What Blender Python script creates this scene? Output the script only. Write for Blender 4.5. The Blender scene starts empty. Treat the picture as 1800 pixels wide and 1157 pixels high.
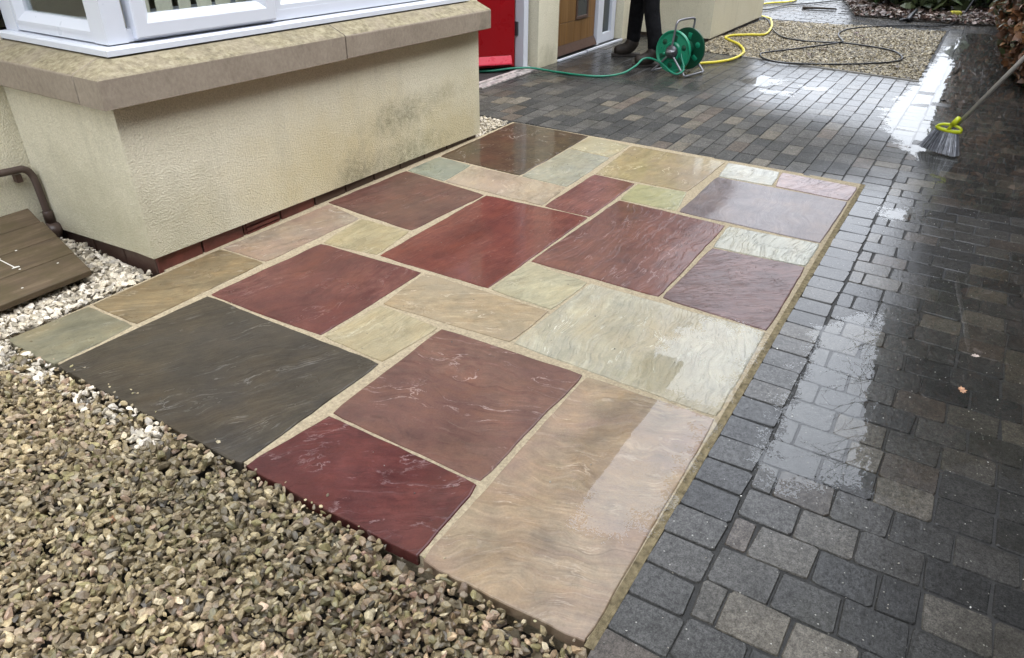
import bpy, bmesh, math, random
import numpy as np
from mathutils import Vector, Matrix, noise as mnoise
random.seed(7); RNG = np.random.default_rng(11)
scene = bpy.context.scene
COL = scene.collection
R = math.radians

# ------------------------------------------------------------------ camera
CAM_C = Vector((-0.8828, -0.81425, 1.36346))
CR = Vector((0.5313923, -0.8470981, 0.0068656)); CU = Vector((0.4367581, 0.2809087, 0.8545950)); CD = Vector((0.7258544, 0.4511266, -0.5192497))
cam = bpy.data.cameras.new('camera'); cam.sensor_width = 36; cam.sensor_fit = 'HORIZONTAL'; cam.lens = 25.2204
cam.clip_start = 0.05; cam.clip_end = 1000
camo = bpy.data.objects.new('camera', cam); COL.objects.link(camo)
camo.matrix_world = Matrix(((CR.x, CU.x, -CD.x, CAM_C.x), (CR.y, CU.y, -CD.y, CAM_C.y), (CR.z, CU.z, -CD.z, CAM_C.z), (0, 0, 0, 1)))
scene.camera = camo

# ------------------------------------------------------------------ light
scene.view_settings.view_transform = 'Standard'; scene.view_settings.look = 'None'
scene.view_settings.gamma = 1; scene.view_settings.use_curve_mapping = False
scene.view_settings.exposure = 1.28
SUN_EL, SUN_AZ = R(60), R(162)
world = bpy.data.worlds.new('World'); scene.world = world; world.use_nodes = True
wn = world.node_tree.nodes; wl = world.node_tree.links; wn.clear()
wo = wn.new('ShaderNodeOutputWorld'); bg = wn.new('ShaderNodeBackground'); bg.inputs['Strength'].default_value = 0.15
sky = wn.new('ShaderNodeTexSky'); sky.sky_type = 'NISHITA'; sky.sun_disc = False
sky.sun_elevation = SUN_EL; sky.sun_rotation = SUN_AZ; sky.air_density = 1.2; sky.dust_density = 3.0
tcw = wn.new('ShaderNodeTexCoord'); cn = wn.new('ShaderNodeTexNoise'); cn.inputs['Scale'].default_value = 2.2; cn.inputs['Detail'].default_value = 5
cr = wn.new('ShaderNodeValToRGB'); cr.color_ramp.elements[0].position = 0.3; cr.color_ramp.elements[1].position = 0.75
cr.color_ramp.elements[0].color = (14.0, 14.9, 16.8, 1); cr.color_ramp.elements[1].color = (17.4, 18.2, 19.6, 1)
mx = wn.new('ShaderNodeMixRGB'); mx.inputs['Fac'].default_value = 0.9
# overcast dome: zenith three times as bright as the horizon, all the way round
sxyz = wn.new('ShaderNodeSeparateXYZ'); wl.new(tcw.outputs['Generated'], sxyz.inputs[0])
ov = wn.new('ShaderNodeMapRange'); ov.inputs['To Min'].default_value = 0.27; ov.inputs['To Max'].default_value = 1.0; wl.new(sxyz.outputs['Z'], ov.inputs['Value'])
ovm = wn.new('ShaderNodeMixRGB'); ovm.blend_type = 'MULTIPLY'; ovm.inputs['Fac'].default_value = 1; wl.new(cr.outputs['Color'], ovm.inputs['Color1']); wl.new(ov.outputs['Result'], ovm.inputs['Color2'])
wl.new(tcw.outputs['Generated'], cn.inputs['Vector']); wl.new(cn.outputs['Fac'], cr.inputs['Fac'])
wl.new(sky.outputs['Color'], mx.inputs['Color1']); wl.new(ovm.outputs['Color'], mx.inputs['Color2'])
wl.new(mx.outputs['Color'], bg.inputs['Color']); wl.new(bg.outputs['Background'], wo.inputs['Surface'])
sl = bpy.data.lights.new('sun', 'SUN'); sl.energy = 0.8; sl.angle = R(40); sl.color = (1, 0.97, 0.93)
so = bpy.data.objects.new('sun', sl); COL.objects.link(so)
sd = Vector((math.sin(SUN_AZ) * math.cos(SUN_EL), math.cos(SUN_AZ) * math.cos(SUN_EL), math.sin(SUN_EL)))
so.rotation_euler = sd.to_track_quat('Z', 'Y').to_euler(); so.location = (0, 0, 12)

# ------------------------------------------------------------------ node helper
class NT:
    def __init__(s, name):
        s.m = bpy.data.materials.new(name); s.m.use_nodes = True
        s.t = s.m.node_tree; s.t.nodes.clear()
        s.out = s.t.nodes.new('ShaderNodeOutputMaterial')
    def n(s, typ, ins=None, **props):
        nd = s.t.nodes.new('ShaderNode' + typ)
        for k, v in props.items(): setattr(nd, k, v)
        for k, v in (ins or {}).items(): s.set(nd.inputs[k], v)
        return nd
    def set(s, sock, v):
        if isinstance(v, bpy.types.NodeSocket): s.t.links.new(v, sock)
        elif isinstance(v, (tuple, list)) and sock.type == 'RGBA' and len(v) == 3: sock.default_value = (*v, 1)
        else: sock.default_value = v
    def obj(s): return s.n('TexCoord').outputs['Object']
    def pos(s): return s.n('NewGeometry').outputs['Position']
    def map(s, vec, scale=(1, 1, 1), rot=(0, 0, 0), loc=(0, 0, 0)):
        return s.n('Mapping', {'Vector': vec, 'Scale': scale, 'Rotation': rot, 'Location': loc}).outputs['Vector']
    def noise(s, vec, scale, detail=4, rough=0.55, dist=0.0):
        return s.n('TexNoise', {'Vector': vec, 'Scale': scale, 'Detail': detail, 'Roughness': rough, 'Distortion': dist}).outputs['Fac']
    def vor(s, vec, scale, out='Distance', **p):
        return s.n('TexVoronoi', {'Vector': vec, 'Scale': scale}, **p).outputs[out]
    def ramp(s, fac, stops, interp='LINEAR'):
        nd = s.n('ValToRGB', {'Fac': fac}); e = nd.color_ramp.elements; nd.color_ramp.interpolation = interp
        while len(e) < len(stops): e.new(0.5)
        for el, (p, c) in zip(e, stops):
            el.position = p; el.color = (c, c, c, 1) if not isinstance(c, (tuple, list)) else (*c, 1)
        return nd.outputs['Color']
    def mix(s, f, a, b, mode='MIX'):
        return s.n('MixRGB', {'Fac': f, 'Color1': a, 'Color2': b}, blend_type=mode).outputs['Color']
    def math(s, op, a, b=0.0, clamp=False):
        nd = s.n('Math', {0: a, 1: b}, operation=op, use_clamp=clamp); return nd.outputs[0]
    def bump(s, h, strength=0.5, dist=0.01, normal=None):
        d = {'Height': h, 'Strength': strength, 'Distance': dist}
        if normal: d['Normal'] = normal
        return s.n('Bump', d).outputs['Normal']
    def attr(s, name, out='Color'): return s.n('Attribute', attribute_name=name).outputs[out]
    def pbsdf(s, **k):
        ins = {}
        for a, v in k.items(): ins[a.replace('_', ' ')] = v
        p = s.n('BsdfPrincipled', ins); s.t.links.new(p.outputs[0], s.out.inputs['Surface']); return p
    def blob(s, vec, centre, radius, noise_amt=0.5, nscale=8.0, stretch=(1, 1, 1)):
        """soft-edged stain of its own shape at a place"""
        mp = s.n('VectorMath', {0: vec, 1: centre}, operation='SUBTRACT').outputs[0]
        mp = s.n('VectorMath', {0: mp, 1: stretch}, operation='MULTIPLY').outputs[0]
        ln = s.n('VectorMath', {0: mp}, operation='LENGTH').outputs['Value']
        f = s.math('SUBTRACT', 1.0, s.math('DIVIDE', ln, radius))
        nz = s.math('MULTIPLY', s.math('SUBTRACT', s.noise(vec, nscale, 6, 0.65), 0.5), noise_amt * 4)
        return s.math('ADD', s.math('MULTIPLY', f, 1.2), nz, True)

def simple(name, col, rough=0.5, var=0.12, vscale=6.0, bump=0.0, bscale=60.0, bdist=0.003, metal=0.0, coat=0.0, spec=0.5):
    t = NT(name); o = t.obj()
    n1 = t.noise(o, vscale, 5)
    dark = tuple(c * (1 - var * 1.6) for c in col); lite = tuple(min(1, c * (1 + var * 1.2)) for c in col)
    c = t.ramp(n1, [(0.25, dark), (0.75, lite)])
    k = dict(Base_Color=c, Roughness=t.ramp(t.noise(o, vscale * 3, 3), [(0.3, max(0.02, rough - 0.08)), (0.7, min(1, rough + 0.1))]), Metallic=metal, Coat_Weight=coat, Coat_Roughness=0.1, Specular_IOR_Level=spec)
    if bump: k['Normal'] = t.bump(t.noise(o, bscale, 4), bump, bdist)
    t.pbsdf(**k); return t.m

# ------------------------------------------------------------------ mesh helper
def tag(o, label=None, cat=None, group=None, kind=None):
    for k, v in (('label', label), ('category', cat), ('group', group), ('kind', kind)):
        if v: o[k] = v
    return o
def empty(name, loc=(0, 0, 0), rz=0.0):
    o = bpy.data.objects.new(name, None); COL.objects.link(o); o.location = loc; o.rotation_euler.z = rz; o.empty_display_size = 0.1
    return o
def link(name, me, mat=None, parent=None, smooth=False):
    o = bpy.data.objects.new(name, me); COL.objects.link(o)
    if mat and not me.materials: me.materials.append(mat)
    if smooth and len(me.polygons): me.polygons.foreach_set('use_smooth', [True] * len(me.polygons))
    if parent: o.parent = parent
    return o
class MB:
    def __init__(s): s.v = []; s.f = []; s.M = Matrix()
    def add(s, vs, fs):
        b = len(s.v); s.v += [tuple(s.M @ Vector(v)) for v in vs]; s.f += [tuple(i + b for i in f) for f in fs]; return s
    def box(s, x0, x1, y0, y1, z0, z1):
        return s.add([(x0, y0, z0), (x1, y0, z0), (x1, y1, z0), (x0, y1, z0), (x0, y0, z1), (x1, y0, z1), (x1, y1, z1), (x0, y1, z1)],
                     [(0, 3, 2, 1), (4, 5, 6, 7), (0, 1, 5, 4), (1, 2, 6, 5), (2, 3, 7, 6), (3, 0, 4, 7)])
    def prism(s, pts, z0, z1):
        n = len(pts)
        return s.add([(x, y, z0) for x, y in pts] + [(x, y, z1) for x, y in pts],
                     [tuple(range(n - 1, -1, -1)), tuple(range(n, 2 * n))] + [(i, (i + 1) % n, n + (i + 1) % n, n + i) for i in range(n)])
    def extr(s, prof, axis, a0, a1):
        """profile of (p,q) extruded along x (axis 0; p=y,q=z) or y (axis 1; p=x,q=z)"""
        n = len(prof); P = (lambda a, p, q: (a, p, q)) if axis == 0 else (lambda a, p, q: (p, a, q))
        return s.add([P(a0, p, q) for p, q in prof] + [P(a1, p, q) for p, q in prof],
                     [tuple(range(n - 1, -1, -1)), tuple(range(n, 2 * n))] + [(i, (i + 1) % n, n + (i + 1) % n, n + i) for i in range(n)])
    def tube(s, pts, r, sides=8, cap=True, r2=None):
        pts = [Vector(p) for p in pts]; n = len(pts)
        up = Vector((0, 0, 1)); rings = []; a = None
        for i, p in enumerate(pts):
            d = (pts[min(i + 1, n - 1)] - pts[max(i - 1, 0)]).normalized()
            if a is None:
                a = d.cross(up)
                if a.length < 1e-3: a = d.cross(Vector((1, 0, 0)))
            a = (a - d * a.dot(d)).normalized(); b = d.cross(a)
            rr = r if r2 is None else r + (r2 - r) * i / max(1, n - 1)
            rings.append([p + (a * math.cos(t) + b * math.sin(t)) * rr for t in [2 * math.pi * k / sides for k in range(sides)]])
        vs = [v for rg in rings for v in rg]; fs = []
        for i in range(n - 1):
            for k in range(sides):
                fs.append((i * sides + k, (i + 1) * sides + k, (i + 1) * sides + (k + 1) % sides, i * sides + (k + 1) % sides))
        if cap: fs += [tuple(range(sides)), tuple((n - 1) * sides + k for k in range(sides - 1, -1, -1))]
        return s.add(vs, fs)
    def lathe(s, prof, n=24, axis='z'):
        vs = []; fs = []
        for r, h in prof:
            for k in range(n):
                c, q = r * math.cos(2 * math.pi * k / n), r * math.sin(2 * math.pi * k / n)
                vs.append((c, q, h) if axis == 'z' else (h, c, q))
        m = len(prof)
        for i in range(m - 1):
            for k in range(n): fs.append((i * n + k, i * n + (k + 1) % n, (i + 1) * n + (k + 1) % n, (i + 1) * n + k))
        return s.add(vs, fs)
    def build(s, name, mat=None, parent=None, bevel=0.0, seg=2, smooth=False, cols=None):
        me = bpy.data.meshes.new(name); me.from_pydata(s.v, [], s.f)
        bm = bmesh.new(); bm.from_mesh(me); bmesh.ops.recalc_face_normals(bm, faces=bm.faces)
        if bevel: bmesh.ops.bevel(bm, geom=bm.edges[:], offset=bevel, segments=seg, affect='EDGES', profile=0.5)
        bm.to_mesh(me); bm.free()
        o = link(name, me, mat, parent, smooth)
        if smooth == 'auto' or (smooth and bevel): o.data.set_sharp_from_angle(angle=R(40))
        return o
def catmull(pts, k=8):
    P = [Vector(p) for p in pts]; P = [P[0] * 2 - P[1]] + P + [P[-1] * 2 - P[-2]]; out = []
    for i in range(1, len(P) - 2):
        a, b, c, d = P[i - 1:i + 3]
        for j in range(k):
            t = j / k
            out.append(0.5 * ((2 * b) + (c - a) * t + (2 * a - 5 * b + 4 * c - d) * t * t + (3 * b - 3 * c + d - a) * t ** 3))
    out.append(P[-2]); return out
def big_mesh(name, V, F, mat, cols=None, smooth=False, parent=None):
    """V (n,3), F (m,k) arrays"""
    me = bpy.data.meshes.new(name); n, (m, k) = len(V), F.shape
    me.vertices.add(n); me.vertices.foreach_set('co', np.ascontiguousarray(V, np.float32).ravel())
    me.loops.add(m * k); me.loops.foreach_set('vertex_index', np.ascontiguousarray(F, np.int32).ravel())
    me.polygons.add(m); me.polygons.foreach_set('loop_start', np.arange(0, m * k, k, dtype=np.int32))
    me.update(calc_edges=True)
    if cols is not None: set_cols(me, cols)
    o = link(name, me, mat, parent)
    me.polygons.foreach_set('use_smooth', [smooth] * m)
    return o
def set_cols(me, cols, name='tone'):
    a = me.color_attributes.new(name, 'FLOAT_COLOR', 'POINT')
    c = np.ones((len(cols), 4), np.float32); c[:, :3] = cols; a.data.foreach_set('color', c.ravel())
def in_poly(x, y, poly):
    p = np.array(poly); x = np.asarray(x); y = np.asarray(y); ins = np.zeros(x.shape, bool); j = len(p) - 1
    for i in range(len(p)):
        c = ((p[i, 1] > y) != (p[j, 1] > y)) & (x < (p[j, 0] - p[i, 0]) * (y - p[i, 1]) / (p[j, 1] - p[i, 1] + 1e-12) + p[i, 0])
        ins ^= c; j = i
    return ins
def poly_dist(x, y, poly):
    p = np.array(poly); d = np.full(np.shape(x), 1e9)
    for i in range(len(p)):
        a, b = p[i - 1], p[i]; ab = b - a
        t = np.clip(((x - a[0]) * ab[0] + (y - a[1]) * ab[1]) / (ab @ ab), 0, 1)
        d = np.minimum(d, np.hypot(x - a[0] - t * ab[0], y - a[1] - t * ab[1]))
    return np.where(in_poly(x, y, poly), d, -d)
def vnoise(x, y, s, seed=0.0):
    return np.array([mnoise.noise((a * s + seed, b * s - seed, seed * 1.7)) for a, b in zip(np.ravel(x), np.ravel(y))]).reshape(np.shape(x))

# ------------------------------------------------------------------ materials
def slab_mat(name, c1, c2, c3, rot=0.0, vein_glint=0.25, gloss=(0.10, 0.34), seed=0.0, riven=1.0, band=5.0):
    if c1[0] > 1.7 * c1[1]:                              # reds: a little earthier
        c1, c2, c3 = [tuple(c + (sum(k_) / 3 - c) * 0.14 for c in k_) for k_ in (c1, c2, c3)]
    pale_, dark_ = c1[1] > 0.17, max(c1) < 0.06
    t = NT(name); o = t.map(t.obj(), loc=(seed, seed * 0.7, 0), rot=(0, 0, rot))
    rs = random.Random(name); band = rs.uniform(2.2, 7.5)
    st = t.map(o, scale=(rs.uniform(0.7, 1.5), band, 1.0))
    warp = t.n('VectorMath', {0: st, 1: t.n('VectorMath', {0: t.n('TexNoise', {'Vector': o, 'Scale': 2.2, 'Detail': 3}).outputs['Color'], 1: (rs.uniform(0.3, 0.9), rs.uniform(0.6, 2.2), 0.0)}, operation='MULTIPLY').outputs[0]}, operation='ADD').outputs[0]
    b1 = t.noise(warp, 3.0, 9, 0.62)
    base = t.ramp(b1, [(0.30, tuple(c * 0.72 for c in c1)), (0.42, c1), (0.5, c2), (0.57, c1), (0.68, tuple(c * 0.55 + d * 0.35 for c, d in zip(c3, c1)))])
    strk = t.noise(t.map(warp, scale=(rs.uniform(0.8, 2.0), rs.uniform(1.2, 3.4), 1)), rs.uniform(4, 8), 9, 0.72)
    pit = t.noise(o, 26, 6, 0.7); base = t.mix(0.5, base, t.mix(1.0, base, t.ramp(pit, [(0.3, 0.6), (0.5, 1.0), (0.7, 1.4)]), 'MULTIPLY'))
    base = t.mix(0.75, base, t.mix(1.0, base, t.ramp(strk, [(0.3, 0.55), (0.5, 1.0), (0.7, 1.5)]), 'MULTIPLY'))
    big = t.noise(o, 2.6, 4, 0.5)
    base = t.mix(t.ramp(big, [(0.44, 0.0), (0.62, 0.85)]), base, c3)
    iron = t.math('MULTIPLY', t.ramp(t.noise(t.map(o, loc=(7, 2, 0), scale=(1, 1.8, 1)), 3.7, 6, 0.65), [(0.48, 0.0), (0.66, 0.6)]), 0.25 if dark_ else (0.6 if pale_ else 0.9))
    base = t.mix(iron, base, tuple(c * k_ for c, k_ in zip(c2, (0.95, 0.74, 0.52))))
    fine = t.noise(o, 160, 3, 0.7)
    base = t.mix(0.35, base, t.ramp(fine, [(0.3, tuple(c * 0.75 for c in c2)), (0.72, tuple(min(1, c * 1.3) for c in c2))]))
    # pale veins, and highlights on riven edges painted as short ridge lines
    rv = t.noise(t.map(warp, scale=(1.2, 1.0, 1), loc=(3, 1, 0)), 2.0, 7, 0.6)
    line = t.ramp(t.math('ABSOLUTE', t.math('SUBTRACT', rv, 0.56)), [(0.0, 1.0), (0.012, 0.0)])
    gate = t.ramp(t.noise(o, 9, 5, 0.65), [(0.48, 0.0), (0.60, 1.0)])
    wv = t.n('TexWave', {'Vector': t.map(warp, scale=(0.5, 0.55, 1)), 'Scale': 2.2, 'Distortion': 13.0, 'Detail': 6.0, 'Detail Scale': 1.1, 'Detail Roughness': 0.62}, wave_type='BANDS', bands_direction='Y').outputs['Fac']
    line2 = t.math('MULTIPLY', t.ramp(wv, [(0.965, 0.0), (0.99, 1.0)]), t.ramp(t.noise(t.map(o, scale=(3, 14, 1)), 1.0, 5, 0.65), [(0.50, 0.0), (0.62, 1.0)])); gate2 = t.ramp(t.noise(o, 4.3, 4), [(0.47, 0.0), (0.60, 1.0)])
    lm = t.math('MAXIMUM', t.math('MULTIPLY', t.math('MULTIPLY', line, gate), min(1.0, vein_glint * 2.2)), t.math('MULTIPLY', t.math('MULTIPLY', line2, gate2), vein_glint * 1.1))
    base = t.mix(t.math('MULTIPLY', t.math('MULTIPLY', t.ramp(wv, [(0.0, 1.0), (0.10, 0.0)]), gate), 0.45), base, tuple(c * 0.55 for c in c1))
    base = t.mix(lm, base, tuple(min(0.85, c * 1.5 + 0.13) for c in c2))
    mot = t.noise(t.map(o, loc=(1, 5, 0)), 6.5, 7, 0.68); base = t.mix(0.5 if pale_ else 0.8, base, t.mix(1.0, base, t.ramp(mot, [(0.32, (0.66, 0.68, 0.72)), (0.5, (1.0, 1.0, 1.0)), (0.68, (1.28, 1.22, 1.12))]), 'MULTIPLY'))
    specks = t.ramp(t.vor(o, 38), [(0.035, 1.0), (0.06, 0.0)])
    base = t.mix(t.math('MULTIPLY', specks, 0.25), base, (0.06, 0.05, 0.04))
    terr = t.ramp(rv, [(0.36, 0.0), (0.40, 0.25), (0.47, 0.28), (0.50, 0.5), (0.555, 0.54), (0.57, 0.8), (0.66, 0.85), (0.70, 1.0)])
    terr = t.math('ADD', terr, t.math('MULTIPLY', line2, 0.3))
    nb = t.bump(terr, 1.0, 0.0045 * riven); nb = t.bump(strk, 0.3, 0.003, nb)
    nb = t.bump(t.noise(o, 70, 5, 0.65), 0.16, 0.003, nb)
    wet = t.ramp(t.noise(o, 5.0, 5, 0.6), [(0.38, gloss[0]), (0.68, gloss[1])])
    cb = 0.22 if gloss[0] <= 0.03 else (0.6 if gloss[0] <= 0.08 and riven < 1.0 else 1.0)
    nc = t.bump(terr, min(1.0, 0.7 * riven * cb), 0.0035); nc = t.bump(strk, 0.12 * riven * cb, 0.003, nc); nc = t.bump(t.noise(o, 45, 3), 0.03 * cb, 0.002, nc)
    t.pbsdf(Base_Color=base, Roughness=0.6, Specular_IOR_Level=0.06, Normal=nb, Coat_Weight=0.70, Coat_Roughness=wet, Coat_IOR=1.40, Coat_Normal=nc)
    return t.m

def paver_mat():
    t = NT('wet block paving'); p = t.pos(); tone = t.attr('tone')
    f1 = t.noise(p, 90, 5, 0.7); f2 = t.noise(p, 9, 5, 0.6)
    f3 = t.noise(p, 260, 3, 0.8)
    c = t.mix(0.8, tone, t.mix(1.0, tone, t.ramp(f1, [(0.3, 0.40), (0.7, 1.75)]), 'MULTIPLY'))
    c = t.mix(0.7, c, t.mix(1.0, c, t.ramp(f3, [(0.32, 0.35), (0.7, 1.9)]), 'MULTIPLY'))
    c = t.mix(t.ramp(f2, [(0.45, 0.0), (0.75, 0.55)]), c, (0.028, 0.027, 0.022))
    algae = t.ramp(t.noise(p, 3.1, 5, 0.6), [(0.55, 0.0), (0.75, 0.35)])
    c = t.mix(algae, c, (0.05, 0.048, 0.028))
    v = t.n('TexVoronoi', {'Vector': p, 'Scale': 95.0})
    sp = t.math('MULTIPLY', t.ramp(v.outputs['Distance'], [(0.16, 1.0), (0.22, 0.0)]), t.ramp(t.n('SeparateColor', {0: v.outputs['Color']}).outputs[0], [(0.90, 0.0), (0.92, 1.0)]))
    c = t.mix(t.math('MULTIPLY', sp, 0.8), c, (0.50, 0.49, 0.45))
    agg = t.math('ADD', t.noise(p, 170, 5, 0.75), t.math('MULTIPLY', t.noise(p, 38, 4, 0.6), 0.8))
    nb = t.bump(agg, 0.8, 0.004)
    nc = t.bump(t.math('ADD', t.noise(p, 120, 4, 0.7), t.math('MULTIPLY', t.noise(p, 30, 4, 0.6), 0.7)), 0.26, 0.0026)
    # how much water lies on the blocks from place to place
    w = t.noise(p, 1.7, 4, 0.55)
    rough = t.ramp(w, [(0.36, 0.06), (0.5, 0.14), (0.66, 0.26)])
    dry = t.blob(p, (3.9, 1.1, 0.0), 1.35, 0.10, 3.0, (1.15, 0.65, 1))
    glo = t.blob(p, (5.7, 0.0, 0.0), 1.15, 0.25, 3.0, (0.8, 1.0, 1)); rough = t.mix(t.math('MULTIPLY', glo, 0.9, True), rough, (0.09, 0.09, 0.09))
    glo2 = t.blob(p, (2.5, -0.62, 0.0), 1.5, 0.20, 4.0, (0.8, 1.9, 1)); rough = t.mix(t.math('MULTIPLY', glo2, 1.4, True), rough, (0.07, 0.07, 0.07))
    dry2 = t.blob(p, (0.0, -0.75, 0.0), 0.85, 0.12, 3.0, (1, 1, 1))
    dm = t.math('MAXIMUM', t.math('MULTIPLY', dry, 2.0, True), t.math('MULTIPLY', dry2, 0.6, True))
    rough = t.mix(dm, rough, (0.55, 0.55, 0.55))
    cw = t.math('MULTIPLY', t.math('SUBTRACT', 0.98, t.math('MULTIPLY', dm, 0.90)), t.ramp(t.math('ADD', t.math('MULTIPLY', f1, 0.5), t.math('MULTIPLY', f3, 0.5)), [(0.38, 0.40), (0.56, 1.0)])); cw = t.math('MAXIMUM', cw, t.math('MULTIPLY', t.math('MAXIMUM', glo, glo2), 1.3, True))
    c = t.mix(1.0, c, t.mix(dm, (0.45, 0.44, 0.415), (0.90, 0.88, 0.83)), 'MULTIPLY')
    t.pbsdf(Base_Color=c, Roughness=0.75, Specular_IOR_Level=0.12, Normal=nb, Coat_Weight=cw, Coat_Roughness=rough, Coat_IOR=1.48, Coat_Normal=nc)
    return t.m

def water_mat():
    t = NT('thin rain water'); p = t.pos()
    d = t.attr('depth', 'Fac')
    n1 = t.math('SUBTRACT', t.noise(p, 11, 4, 0.6), 0.5); n2 = t.math('SUBTRACT', t.noise(p, 150, 3, 0.6), 0.5)
    s = t.math('ADD', t.math('MULTIPLY', d, 11.0), t.math('ADD', t.math('MULTIPLY', n1, 3.2), t.math('MULTIPLY', n2, 2.4)))
    f = t.math('MULTIPLY', s, 9.0, True)
    fr = t.n('Fresnel', {'IOR': t.math('SUBTRACT', 1.40, t.math('MULTIPLY', t.n('NewGeometry').outputs['Backfacing'], 1.40 - 1 / 1.40))})
    nb = t.bump(t.noise(p, 9, 2, 0.5), 0.035, 0.004)
    gl = t.n('BsdfGlossy', {'Roughness': 0.015, 'Color': (1, 1, 1), 'Normal': nb}); t.set(fr.inputs['Normal'], nb)
    tr = t.n('BsdfTransparent', {'Color': (0.93, 0.93, 0.91)}); cl = t.n('BsdfTransparent')
    m1 = t.n('MixShader', {0: fr.outputs[0], 1: tr.outputs[0], 2: gl.outputs[0]})
    m2 = t.n('MixShader', {0: f, 1: cl.outputs[0], 2: m1.outputs[0]})
    t.t.links.new(m2.outputs[0], t.out.inputs['Surface']); return t.m

def glass_mat(name, tint=(0.9, 0.93, 0.92)):
    t = NT(name); fr = t.n('Fresnel', {'IOR': t.math('SUBTRACT', 1.5, t.math('MULTIPLY', t.n('NewGeometry').outputs['Backfacing'], 1.5 - 1 / 1.5))})
    gl = t.n('BsdfGlossy', {'Roughness': 0.01, 'Normal': t.bump(t.noise(t.obj(), 1.3, 2), 0.03, 0.01)})
    tr = t.n('BsdfTransparent', {'Color': tint})
    m = t.n('MixShader', {0: fr.outputs[0], 1: tr.outputs[0], 2: gl.outputs[0]}); t.t.links.new(m.outputs[0], t.out.inputs['Surface']); return t.m

def render_wall_mat():
    t = NT('cream roughcast render'); p = t.pos()
    base = t.ramp(t.noise(p, 1.6, 5), [(0.3, (0.66, 0.605, 0.43)), (0.7, (0.75, 0.70, 0.53))])
    base = t.mix(0.35, base, t.ramp(t.noise(p, 130, 4, 0.7), [(0.3, (0.56, 0.52, 0.39)), (0.7, (0.84, 0.80, 0.67))]))
    base = t.mix(t.math('MULTIPLY', t.blob(p, (0.75, 1.84, 0.10), 0.35, 0.45, 9, (0.6, 1, 1.6)), 0.30), base, (0.40, 0.37, 0.24))
    yel = t.math('MAXIMUM', t.blob(p, (1.75, 1.84, 0.15), 0.75, 0.35, 5, (0.8, 1, 1.8)), t.blob(p, (2.7, 1.84, 0.10), 0.55, 0.4, 6, (0.9, 1, 1.5)))
    base = t.mix(t.math('MULTIPLY', yel, 0.55), base, (0.56, 0.45, 0.20))
    grn = t.math('MAXIMUM', t.blob(p, (1.85, 1.84, 0.04), 0.20, 0.55, 14, (0.8, 1, 1.0)), t.math('MAXIMUM', t.math('MULTIPLY', t.blob(p, (2.55, 1.84, 0.34), 0.17, 0.55, 12, (0.6, 1, 2.2)), 0.5), t.math('MAXIMUM', t.blob(p, (2.25, 1.84, 0.05), 0.26, 0.5, 14, (0.6, 1, 1.5)), t.blob(p, (2.2, 1.84, 0.30), 0.20, 0.5, 12, (0.6, 1, 1.6)))))
    base = t.mix(t.math('MULTIPLY', t.math('MULTIPLY', grn, t.ramp(t.noise(p, 30, 6, 0.75), [(0.35, 0.2), (0.6, 1.0)])), 0.72), base, (0.16, 0.15, 0.085))
    g2 = t.math('MAXIMUM', t.blob(p, (0.6, 2.15, 0.15), 0.55, 0.4, 7, (1, 0.9, 1.5)), t.blob(p, (5.2, 2.6, 0.0), 0.22, 0.5, 12))
    base = t.mix(t.math('MULTIPLY', g2, 0.5), base, (0.30, 0.28, 0.17))
    run = t.ramp(t.noise(t.map(p, scale=(14, 14, 1.2)), 1.0, 5, 0.6), [(0.56, 0.0), (0.75, 0.35)])
    base = t.mix(run, base, (0.44, 0.41, 0.30))
    h = t.noise(p, 170, 4, 0.6); nb = t.bump(h, 0.6, 0.0042); nb = t.bump(t.noise(p, 14, 3), 0.25, 0.004, nb)
    nb = t.bump(t.vor(p, 135), 0.55, 0.0042, nb)
    base = t.mix(t.ramp(t.vor(p, 135), [(0.25, 0.0), (0.75, 0.26)]), base, (0.34, 0.31, 0.22))
    t.pbsdf(Base_Color=base, Roughness=0.85, Specular_IOR_Level=0.25, Normal=nb); return t.m

def sill_mat():
    t = NT('weathered cast stone'); p = t.pos()
    c = t.ramp(t.noise(p, 5, 6, 0.65), [(0.3, (0.215, 0.175, 0.132)), (0.7, (0.305, 0.255, 0.195))])
    c = t.mix(0.4, c, t.ramp(t.noise(t.map(p, scale=(70, 70, 50)), 1.0, 6, 0.75), [(0.3, (0.16, 0.13, 0.098)), (0.7, (0.38, 0.325, 0.255))]))
    up = t.n('SeparateXYZ', {0: t.n('NewGeometry').outputs['True Normal']}).outputs[2]
    lich = t.ramp(t.noise(p, 34, 8, 0.75), [(0.34, (0.12, 0.10, 0.065)), (0.5, (0.235, 0.20, 0.125)), (0.70, (0.36, 0.325, 0.22))])
    c = t.mix(t.math('MULTIPLY', t.ramp(up, [(0.45, 0.0), (0.7, 1.0)]), t.ramp(t.noise(p, 7, 5), [(0.30, 0.45), (0.55, 1.0)])), c, lich)
    c = t.mix(t.ramp(t.noise(p, 3.3, 6, 0.7), [(0.6, 0.0), (0.72, 0.4)]), c, (0.10, 0.085, 0.06))
    nb = t.bump(t.noise(p, 140, 5, 0.7), 0.45, 0.003)
    t.pbsdf(Base_Color=c, Roughness=0.85, Specular_IOR_Level=0.25, Normal=nb); return t.m

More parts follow.
